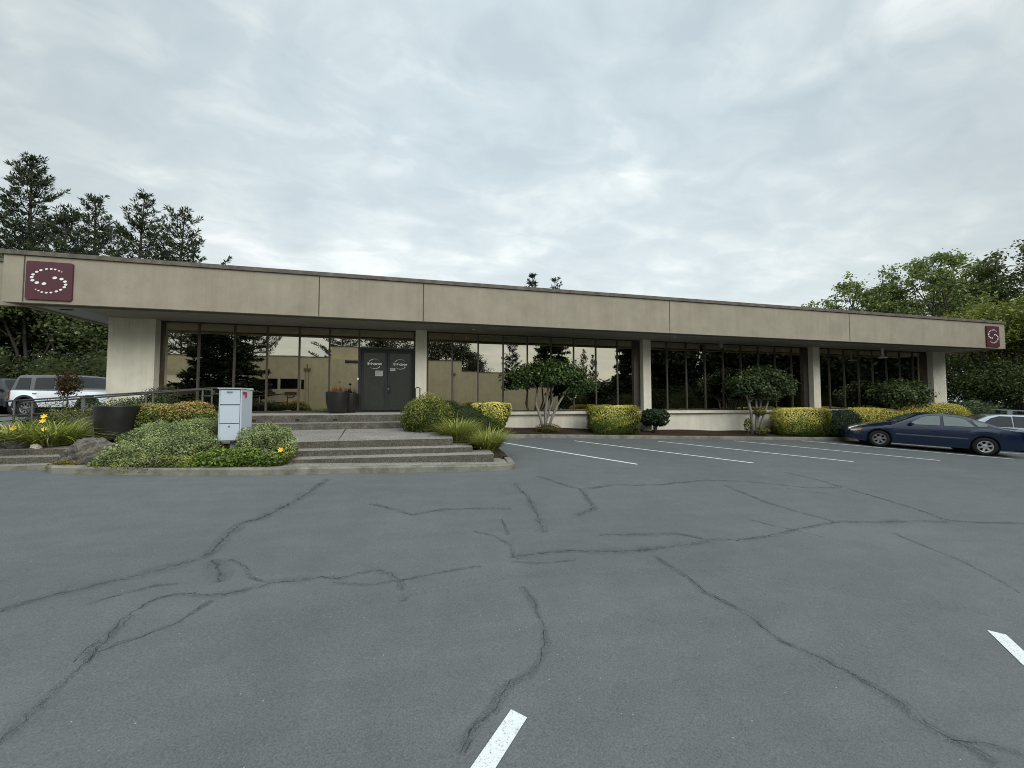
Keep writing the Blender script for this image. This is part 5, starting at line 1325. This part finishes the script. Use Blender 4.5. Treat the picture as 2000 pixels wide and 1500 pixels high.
SUV = dict(trim=True, L=4.45, W=1.92, r=0.415, rim=0.24, wf=0.88, wr=3.60, arch=0.075, hmax=1.86, tumble=0.10, paint=CARWHITE, top=HARDTOP, glassmat=CARGLASSD, doorz=0.52, handle=1.02, handlemat=PLASTIC, mirrormat=PLASTIC, flare=0.05,
  under=[(0, 0.50), (0.5, 0.46), (4.0, 0.46), (4.45, 0.52)], plan=[(0, 0.86), (0.1, 0.93), (0.3, 0.97), (1.2, 0.98), (4.1, 0.98), (4.35, 0.95), (4.45, 0.88)],
  belt=[(0, 1.02), (0.1, 1.08), (1.4, 1.14), (4.3, 1.20), (4.4, 1.18), (4.45, 1.02)], hood=[(0, 1.04), (0.1, 1.12), (1.4, 1.19), (2.5, 1.20), (4.3, 1.21), (4.42, 1.19), (4.45, 1.02)],
  roof=[(1.42, 1.16), (1.52, 1.25), (1.86, 1.78), (1.98, 1.84), (2.6, 1.86), (4.1, 1.85), (4.18, 1.80), (4.36, 1.20)],
  glass=[[(1.90, 1.24), (2.38, 1.24), (2.38, 1.72), (2.06, 1.72)], [(2.50, 1.24), (3.30, 1.24), (3.30, 1.72), (2.50, 1.72)], [(3.52, 1.25), (4.12, 1.25), (4.03, 1.71), (3.55, 1.71)]],
  screens=[(1.52, 1.85, 'windshield')], doors=[(1.62, 2.44), (2.46, 3.38)], mirror=(1.85, 1.25), rims=(ALLOYD, ALLOYD), spokes=8,
  lamps=[('headlight', [(0.02, 0.9, 0.02), (0.02, 1.02, 0.02), (0.16, 1.03, 0.0), (0.16, 0.9, 0.0)], LAMPG), ('tail_light', [(4.32, 0.78, -0.004), (4.32, 1.12, -0.004), (4.43, 1.12, 0.0), (4.43, 0.78, 0.0)], TAILR)])
# seen side of the off-roader faces the camera with its tail to the left: nose->tail points to -x
mk = make_car('off_road_car', 'white off-roader with a dark grey hard top parked behind the ramp rail', 'car', (-14.8, 21.55, 0.60), radians(180-13.7), SUV)
BS = dict(SUV); BS.update(paint=CARBLACK, top=CARBLACK, hmax=1.75)
make_car('black_car', 'black off-road car cut off by the left edge of the picture', 'car', (-20.3, 25.4, 0.62), radians(167), BS)
WS = dict(WAG); WS.update(paint=CARWHITE, glassmat=CARGLASSD)
make_car('white_car', 'white car partly hidden between the bronze sapling and the cream wall', 'car', (-12.3, 25.2, 0.66), radians(70), dict(SUV, top=CARWHITE, hmax=1.8))
# ------------------------------------------------------------------ the yard behind the camera, seen mirrored in the glass
opp = thing('warehouse', 'tan flat roofed building mirrored in the window glass', 'building', (-4, -22, -0.3)); OO = Vector((-4, -22, -0.3))
def op(mb, name, mat, parent=None): return bpart(mb, name, mat, parent, root=opp, off=OO)
m = MB(); m.box(-40, -10, -34, -20, -1, 6.35); m.box(-9.995, 5.6, -34, -19.98, -1, 6.28); m.box(-9.9, 0.6, -33, -20.4, 6.28, 7.75); m.box(5.605, 18.2, -34, -20, -1, 5.0)
wl = op(m, 'wall', WALLTAN)
m = MB(); m.box(-40.1, -9.99, -20.3, -19.94, 6.36, 6.44); m.box(-9.99, 0.7, -20.7, -20.34, 7.76, 7.84); m.box(0.705, 5.65, -20.3, -19.92, 6.29, 6.37); m.box(5.66, 18.3, -20.3, -19.94, 5.01, 5.09); op(m, 'parapet_cap', COPING, wl)
for x0, x1, z0, z1, y in ((-18.2, -15.7, 2.58, 3.75, -20), (-15.41, -13.31, 2.6, 3.76, -20), (-13.2, -12.9, 2.6, 3.7, -20), (-8.3, -6.6, 5.75, 6.1, -19.98)):
    m = MB(); m.box(x0, x1, y-0.02, y+0.02, z0, z1); op(m, 'window', CARGLASSD)
for x0, x1 in ((-17.4, -15.9), (-14.9, -13.7)):
    m = MB(); m.box(x0, x1, -20.1, -19.9, 1.9, 2.25); op(m, 'vent', WALLDK)
for x, z, y in ((-12.55, 4.75, -19.9), (4.45, 4.5, -19.88)):
    m = MB(); m.box(x-0.35, x+0.35, y-0.3, y+0.08, z, z+0.28); m.tube([(x, y, z+0.28), (x, y+0.1, z+0.6), (x, y+0.02, z+0.75)], 0.05, 6)
    lm = op(m, 'wall_lamp', SIDING); m = MB(); m.tube([(x-0.2, y-0.03, z), (x-0.2, y-0.03, 0)], 0.02, 5); m.tube([(x+0.15, y-0.03, z), (x+0.15, y-0.03, 0)], 0.02, 5); op(m, 'conduit', SIDING, lm)
sh = thing('shed', 'small sided shed with a pale sloping roof mirrored in the first window', 'shed', (-25.3, -14, 0)); SO = Vector((-25.3, -14, 0))
m = MB(); m.box(-30, -20.0, -18.5, -14, -0.2, 2.7)
for k in range(9): m.box(-30, -19.99, -13.99, -13.97, 0.1+k*0.29, 0.1+k*0.29+0.26)
bpart(m, 'wall', SIDING, root=sh, off=SO)
m = MB(); m.prism([(-30.4, -13.5, 2.75), (-30.4, -18.6, 3.95), (-30.4, -18.6, 4.1), (-30.4, -13.5, 2.9)], (10.9, 0, 0)); bpart(m, 'roof', SHEDROOF, root=sh, off=SO)
t = thing('light_pole', 'pale light pole mirrored in the third glass bay', 'street lamp', (29.3, 1.3, -1.2)); m = MB(); m.tube([(0, 0, 0), (0, 0, 8.5)], 0.10, 10); m.build('pole', GALV, t); m = MB(); m.box(-0.9, 0.2, -0.2, 0.2, 8.5, 8.65); m.build('lamp_head', GALV, t)

RG = 'trees mirrored in the window glass'
for i, (x, y, wl_) in enumerate(((20.2, -11.0, 'at the corner of the tan building'), (22.5, -6.8, 'beside the second pillar'), (27.5, -4.6, 'at the start of the third bay'), (32.5, -2.0, 'under the light pole'), (38.0, 0.2, 'at the end of the third bay'), (44.0, 2.2, 'in the last bay'), (30.0, -6.6, 'behind the third bay hedge'), (35.2, -3.6, 'in the third bay second row'), (41.0, -1.6, 'in the second row of the last bay'), (47.5, -0.2, 'near the end of the last bay'), (50.5, 3.6, 'at the far end of the last bay'), (25.0, -8.6, 'in the second row beside the second pillar'))):
    hf = 1+max(0, min(1, (x-17)/22))*0.95
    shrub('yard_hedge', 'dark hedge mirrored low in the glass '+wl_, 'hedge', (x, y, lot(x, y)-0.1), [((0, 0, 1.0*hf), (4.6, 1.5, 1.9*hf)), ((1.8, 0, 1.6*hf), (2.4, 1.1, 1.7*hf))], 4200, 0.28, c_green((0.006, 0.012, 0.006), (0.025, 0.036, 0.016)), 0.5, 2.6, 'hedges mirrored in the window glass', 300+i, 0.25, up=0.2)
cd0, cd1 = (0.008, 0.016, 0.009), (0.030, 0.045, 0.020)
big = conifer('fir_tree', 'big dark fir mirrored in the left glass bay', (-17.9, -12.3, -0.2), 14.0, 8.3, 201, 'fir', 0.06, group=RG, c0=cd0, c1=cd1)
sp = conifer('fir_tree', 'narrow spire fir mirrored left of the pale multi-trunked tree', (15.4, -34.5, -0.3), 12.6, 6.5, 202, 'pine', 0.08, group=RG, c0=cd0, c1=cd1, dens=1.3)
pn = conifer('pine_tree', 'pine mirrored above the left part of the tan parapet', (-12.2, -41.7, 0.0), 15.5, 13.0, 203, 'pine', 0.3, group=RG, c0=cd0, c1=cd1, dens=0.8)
bl = broadleaf('yard_tree', 'leafy tree mirrored above the glass doors', (-4.4, -39.9, 0), 13.6, 9.0, 204, 7000, 0.36, 0.1, cd0, (0.05, 0.065, 0.03), RG, 0.6, 5)
wd = broadleaf('yard_tree', 'dense leafy tree mirrored beside the second pillar', (26.5, -10.5, -1.0), 12.0, 9.0, 205, 20000, 0.42, 0.05, cd0, (0.04, 0.052, 0.024), RG, 0.7, 6)
for o, x, y, rz, s, sz, l in (
  (pn, -41, -50, 1.0, 1.0, 1.25, 'pine mirrored at the extreme left of the first bay'), (pn, -29.5, -50, 2.0, 0.9, 1.3, 'pine mirrored right of the big dark fir'), (pn, -36, -47, 2.9, 0.9, 1.15, 'second pine mirrored at the left of the first bay'),
  (bl, 4.1, -37.8, 1.0, 1.1, 1.02, 'round leafy tree mirrored just right of the entrance pillar'), (bl, 8.6, -35, 2.2, 0.7, 0.70, 'lower leafy tree mirrored where the parapet drops'),
  (big, 22.0, -33.4, 1.3, 1.15, 1.30, 'tall fir mirrored behind the pale multi-trunked tree'), (sp, 20.2, -15.3, 0.6, 0.45, 0.66, 'left of two thin spires mirrored near the second pillar'), (sp, 21.4, -15.1, 1.9, 0.40, 0.61, 'right of two thin spires mirrored near the second pillar'),
  (big, 22.5, -8.2, 2.4, 0.75, 1.0, 'fir mirrored beside the second pillar'), (big, 27.3, -7.2, 3.4, 0.8, 1.0, 'fir mirrored at the start of the third bay'),
  (big, 30.6, -9.5, 0.4, 0.62, 0.62, 'shorter fir mirrored in the third bay'), (wd, 30.6, -5.5, 1.4, 0.9, 0.42, 'low leafy tree mirrored in the middle of the third bay'), (wd, 34.5, -3.5, 1.9, 1.0, 1.0, 'leafy tree mirrored around the pale light pole'), (wd, 37.5, -1.4, 2.4, 1.0, 1.05, 'leafy tree mirrored at the end of the third bay'),
  (wd, 41.5, -0.6, 0.9, 1.0, 1.05, 'leafy tree mirrored at the start of the last bay'), (wd, 46.0, 0.6, 3.0, 1.0, 1.0, 'leafy tree mirrored in the middle of the last bay'), (wd, 51.0, 1.8, 4.0, 1.1, 1.1, 'leafy tree mirrored at the end of the last bay'), (wd, 56, 3, 5.0, 1.2, 1.2, 'leafy tree mirrored at the far end of the glass'),
  (wd, 44, -6, 5.6, 1.2, 1.2, 'second row leafy tree mirrored in the last bay'), (wd, 37, -7, 4.4, 1.1, 1.2, 'second row leafy tree mirrored in the third bay'), (wd, 21.5, -11.5, 0.2, 0.8, 0.40, 'bushy tree mirrored low behind the second pillar')):
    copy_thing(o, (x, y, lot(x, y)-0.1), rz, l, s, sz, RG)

# ------------------------------------------------------------------ sky, sun, camera
w = bpy.data.worlds.new('World'); scene.world = w; w.use_nodes = True; nt = w.node_tree
bg = nt.nodes['Background']; sky = nd(nt, 'ShaderNodeTexSky', sky_type='NISHITA')
EL, AZ = radians(33), radians(148)
sky.sun_disc = False; sky.sun_elevation = EL; sky.sun_rotation = AZ; sky.air_density = 1.2; sky.dust_density = 3.0
nt.links.new(sky.outputs[0], bg.inputs['Color']); bg.inputs['Strength'].default_value = 0.10
tc = nd(nt, 'ShaderNodeTexCoord'); sx = nd(nt, 'ShaderNodeSeparateXYZ'); nt.links.new(tc.outputs['Generated'], sx.inputs[0])
zz = nd(nt, 'ShaderNodeMath', operation='MAXIMUM'); nt.links.new(sx.outputs['Z'], zz.inputs[0]); zz.inputs[1].default_value = 0.0
za = nd(nt, 'ShaderNodeMath', operation='ADD'); nt.links.new(zz.outputs[0], za.inputs[0]); za.inputs[1].default_value = 0.16
dv = nd(nt, 'ShaderNodeVectorMath', operation='DIVIDE'); cb = nd(nt, 'ShaderNodeCombineXYZ')
for k in range(3): nt.links.new(za.outputs[0], cb.inputs[k])
nt.links.new(tc.outputs['Generated'], dv.inputs[0]); nt.links.new(cb.outputs[0], dv.inputs[1])
def cloud(scale, rot, sc, det, off=(0, 0, 0), dist=0.4):
    mp = nd(nt, 'ShaderNodeMapping'); mp.inputs['Scale'].default_value = scale; mp.inputs['Rotation'].default_value = (0, 0, rot); mp.inputs['Location'].default_value = off
    nt.links.new(dv.outputs[0], mp.inputs['Vector'])
    n = nd(nt, 'ShaderNodeTexNoise'); n.inputs['Scale'].default_value = sc; n.inputs['Detail'].default_value = det; n.inputs['Roughness'].default_value = 0.52; n.inputs['Distortion'].default_value = dist
    nt.links.new(mp.outputs[0], n.inputs['Vector']); return n.outputs['Fac']
c1 = cloud((0.85, 0.95, 0.2), radians(-8), 1.55, 9, (3.1, 1.7, 0), 0.35)
c2 = cloud((0.8, 1.15, 0.2), radians(-8), 5.6, 10, (0.4, 5.2, 0), 0.5)
c3 = cloud((1.0, 1.0, 0.2), 0.3, 0.6, 2, (7, 2, 0))
a1_ = nd(nt, 'ShaderNodeMath', operation='MULTIPLY_ADD'); nt.links.new(c2, a1_.inputs[0]); a1_.inputs[1].default_value = 0.75; nt.links.new(c1, a1_.inputs[2])
a2_ = nd(nt, 'ShaderNodeMath', operation='MULTIPLY_ADD'); nt.links.new(c3, a2_.inputs[0]); a2_.inputs[1].default_value = 0.40; nt.links.new(a1_.outputs[0], a2_.inputs[2])
mrc = nd(nt, 'ShaderNodeMapRange'); mrc.inputs['From Min'].default_value = 0.84; mrc.inputs['From Max'].default_value = 1.34; nt.links.new(a2_.outputs[0], mrc.inputs['Value'])
ccol = ramp(nt, mrc.outputs[0], [(0.0, (0.515, 0.605, 0.655)), (0.38, (0.595, 0.685, 0.725)), (0.66, (0.710, 0.785, 0.805)), (1.0, (0.92, 0.965, 0.965))])
# paler towards the horizon
hz = nd(nt, 'ShaderNodeMapRange'); hz.inputs['From Min'].default_value = 0.02; hz.inputs['From Max'].default_value = 0.55; hz.inputs['To Min'].default_value = 0.60; hz.inputs['To Max'].default_value = 0.0
nt.links.new(sx.outputs['Z'], hz.inputs['Value'])
ccol = mixc(nt, ccol, (0.84, 0.885, 0.875), hz.outputs[0])
# overcast sky raised overhead and behind the camera, out of frame, as added light
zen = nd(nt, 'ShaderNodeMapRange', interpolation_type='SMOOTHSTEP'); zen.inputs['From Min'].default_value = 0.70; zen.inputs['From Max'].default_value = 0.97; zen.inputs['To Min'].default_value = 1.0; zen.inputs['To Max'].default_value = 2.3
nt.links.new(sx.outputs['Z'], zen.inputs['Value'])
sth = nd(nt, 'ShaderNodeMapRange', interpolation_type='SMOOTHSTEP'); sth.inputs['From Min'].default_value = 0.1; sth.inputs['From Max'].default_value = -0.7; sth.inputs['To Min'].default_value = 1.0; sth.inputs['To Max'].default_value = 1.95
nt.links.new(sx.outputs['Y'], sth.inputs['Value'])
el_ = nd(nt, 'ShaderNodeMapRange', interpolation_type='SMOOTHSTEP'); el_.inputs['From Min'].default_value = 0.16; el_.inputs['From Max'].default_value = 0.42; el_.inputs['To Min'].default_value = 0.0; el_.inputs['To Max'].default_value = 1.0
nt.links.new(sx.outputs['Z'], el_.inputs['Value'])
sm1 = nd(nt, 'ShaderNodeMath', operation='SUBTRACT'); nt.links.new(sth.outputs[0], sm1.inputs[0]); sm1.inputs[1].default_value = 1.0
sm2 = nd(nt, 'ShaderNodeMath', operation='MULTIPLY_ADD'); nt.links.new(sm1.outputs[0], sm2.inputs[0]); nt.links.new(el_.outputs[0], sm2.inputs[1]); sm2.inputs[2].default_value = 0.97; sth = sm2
# sky brighter towards the view centre, darker towards its corners
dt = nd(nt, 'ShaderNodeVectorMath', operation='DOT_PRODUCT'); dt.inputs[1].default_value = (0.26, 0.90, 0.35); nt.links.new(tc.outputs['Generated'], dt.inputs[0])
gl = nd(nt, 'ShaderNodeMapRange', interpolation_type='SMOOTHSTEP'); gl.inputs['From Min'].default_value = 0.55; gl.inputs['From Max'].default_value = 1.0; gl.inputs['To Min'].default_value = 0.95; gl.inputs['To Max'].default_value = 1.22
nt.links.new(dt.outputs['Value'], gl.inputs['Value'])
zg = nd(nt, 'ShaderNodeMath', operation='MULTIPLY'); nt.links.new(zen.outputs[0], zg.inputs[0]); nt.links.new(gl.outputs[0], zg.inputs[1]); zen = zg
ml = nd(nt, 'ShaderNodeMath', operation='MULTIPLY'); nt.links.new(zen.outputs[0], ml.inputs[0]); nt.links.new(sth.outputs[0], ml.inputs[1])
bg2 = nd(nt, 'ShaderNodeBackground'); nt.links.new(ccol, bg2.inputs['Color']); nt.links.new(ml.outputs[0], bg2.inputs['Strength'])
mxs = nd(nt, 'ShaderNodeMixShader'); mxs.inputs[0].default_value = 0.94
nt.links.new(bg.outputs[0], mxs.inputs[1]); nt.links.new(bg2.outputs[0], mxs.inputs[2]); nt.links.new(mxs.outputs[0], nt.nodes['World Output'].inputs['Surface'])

sl = bpy.data.lights.new('sun', 'SUN'); sl.energy = 1.9; sl.angle = radians(40); sl.color = (1.0, 0.97, 0.92)
so = bpy.data.objects.new('sun', sl); COL.objects.link(so)
# same direction as the sky's sun (rotation measured clockwise from +y)
dirv = Vector((sin(AZ)*cos(EL), cos(AZ)*cos(EL), sin(EL)))
so.rotation_euler = dirv.to_track_quat('Z', 'Y').to_euler()

cam = bpy.data.cameras.new('camera'); co = bpy.data.objects.new('camera', cam); COL.objects.link(co)
cam.sensor_fit = 'HORIZONTAL'; cam.sensor_width = 36; cam.lens = 36*751/2000; cam.clip_start = 0.05; cam.clip_end = 2000
co.location = (0, 0, 1.35); co.rotation_euler = (radians(90+2.44), 0, radians(-13.72))
scene.camera = co
scene.render.resolution_x = 1024; scene.render.resolution_y = 768
scene.view_settings.view_transform = 'Standard'; scene.view_settings.look = 'None'; scene.view_settings.exposure = 0; scene.view_settings.gamma = 1
scene.cycles.use_denoising = True; scene.cycles.filter_width = 1.0; scene.cycles.denoising_prefilter = 'NONE'; scene.cycles.use_adaptive_sampling = False; scene.cycles.caustics_reflective = False
scene.cycles.max_bounces = 6; scene.cycles.transparent_max_bounces = 12
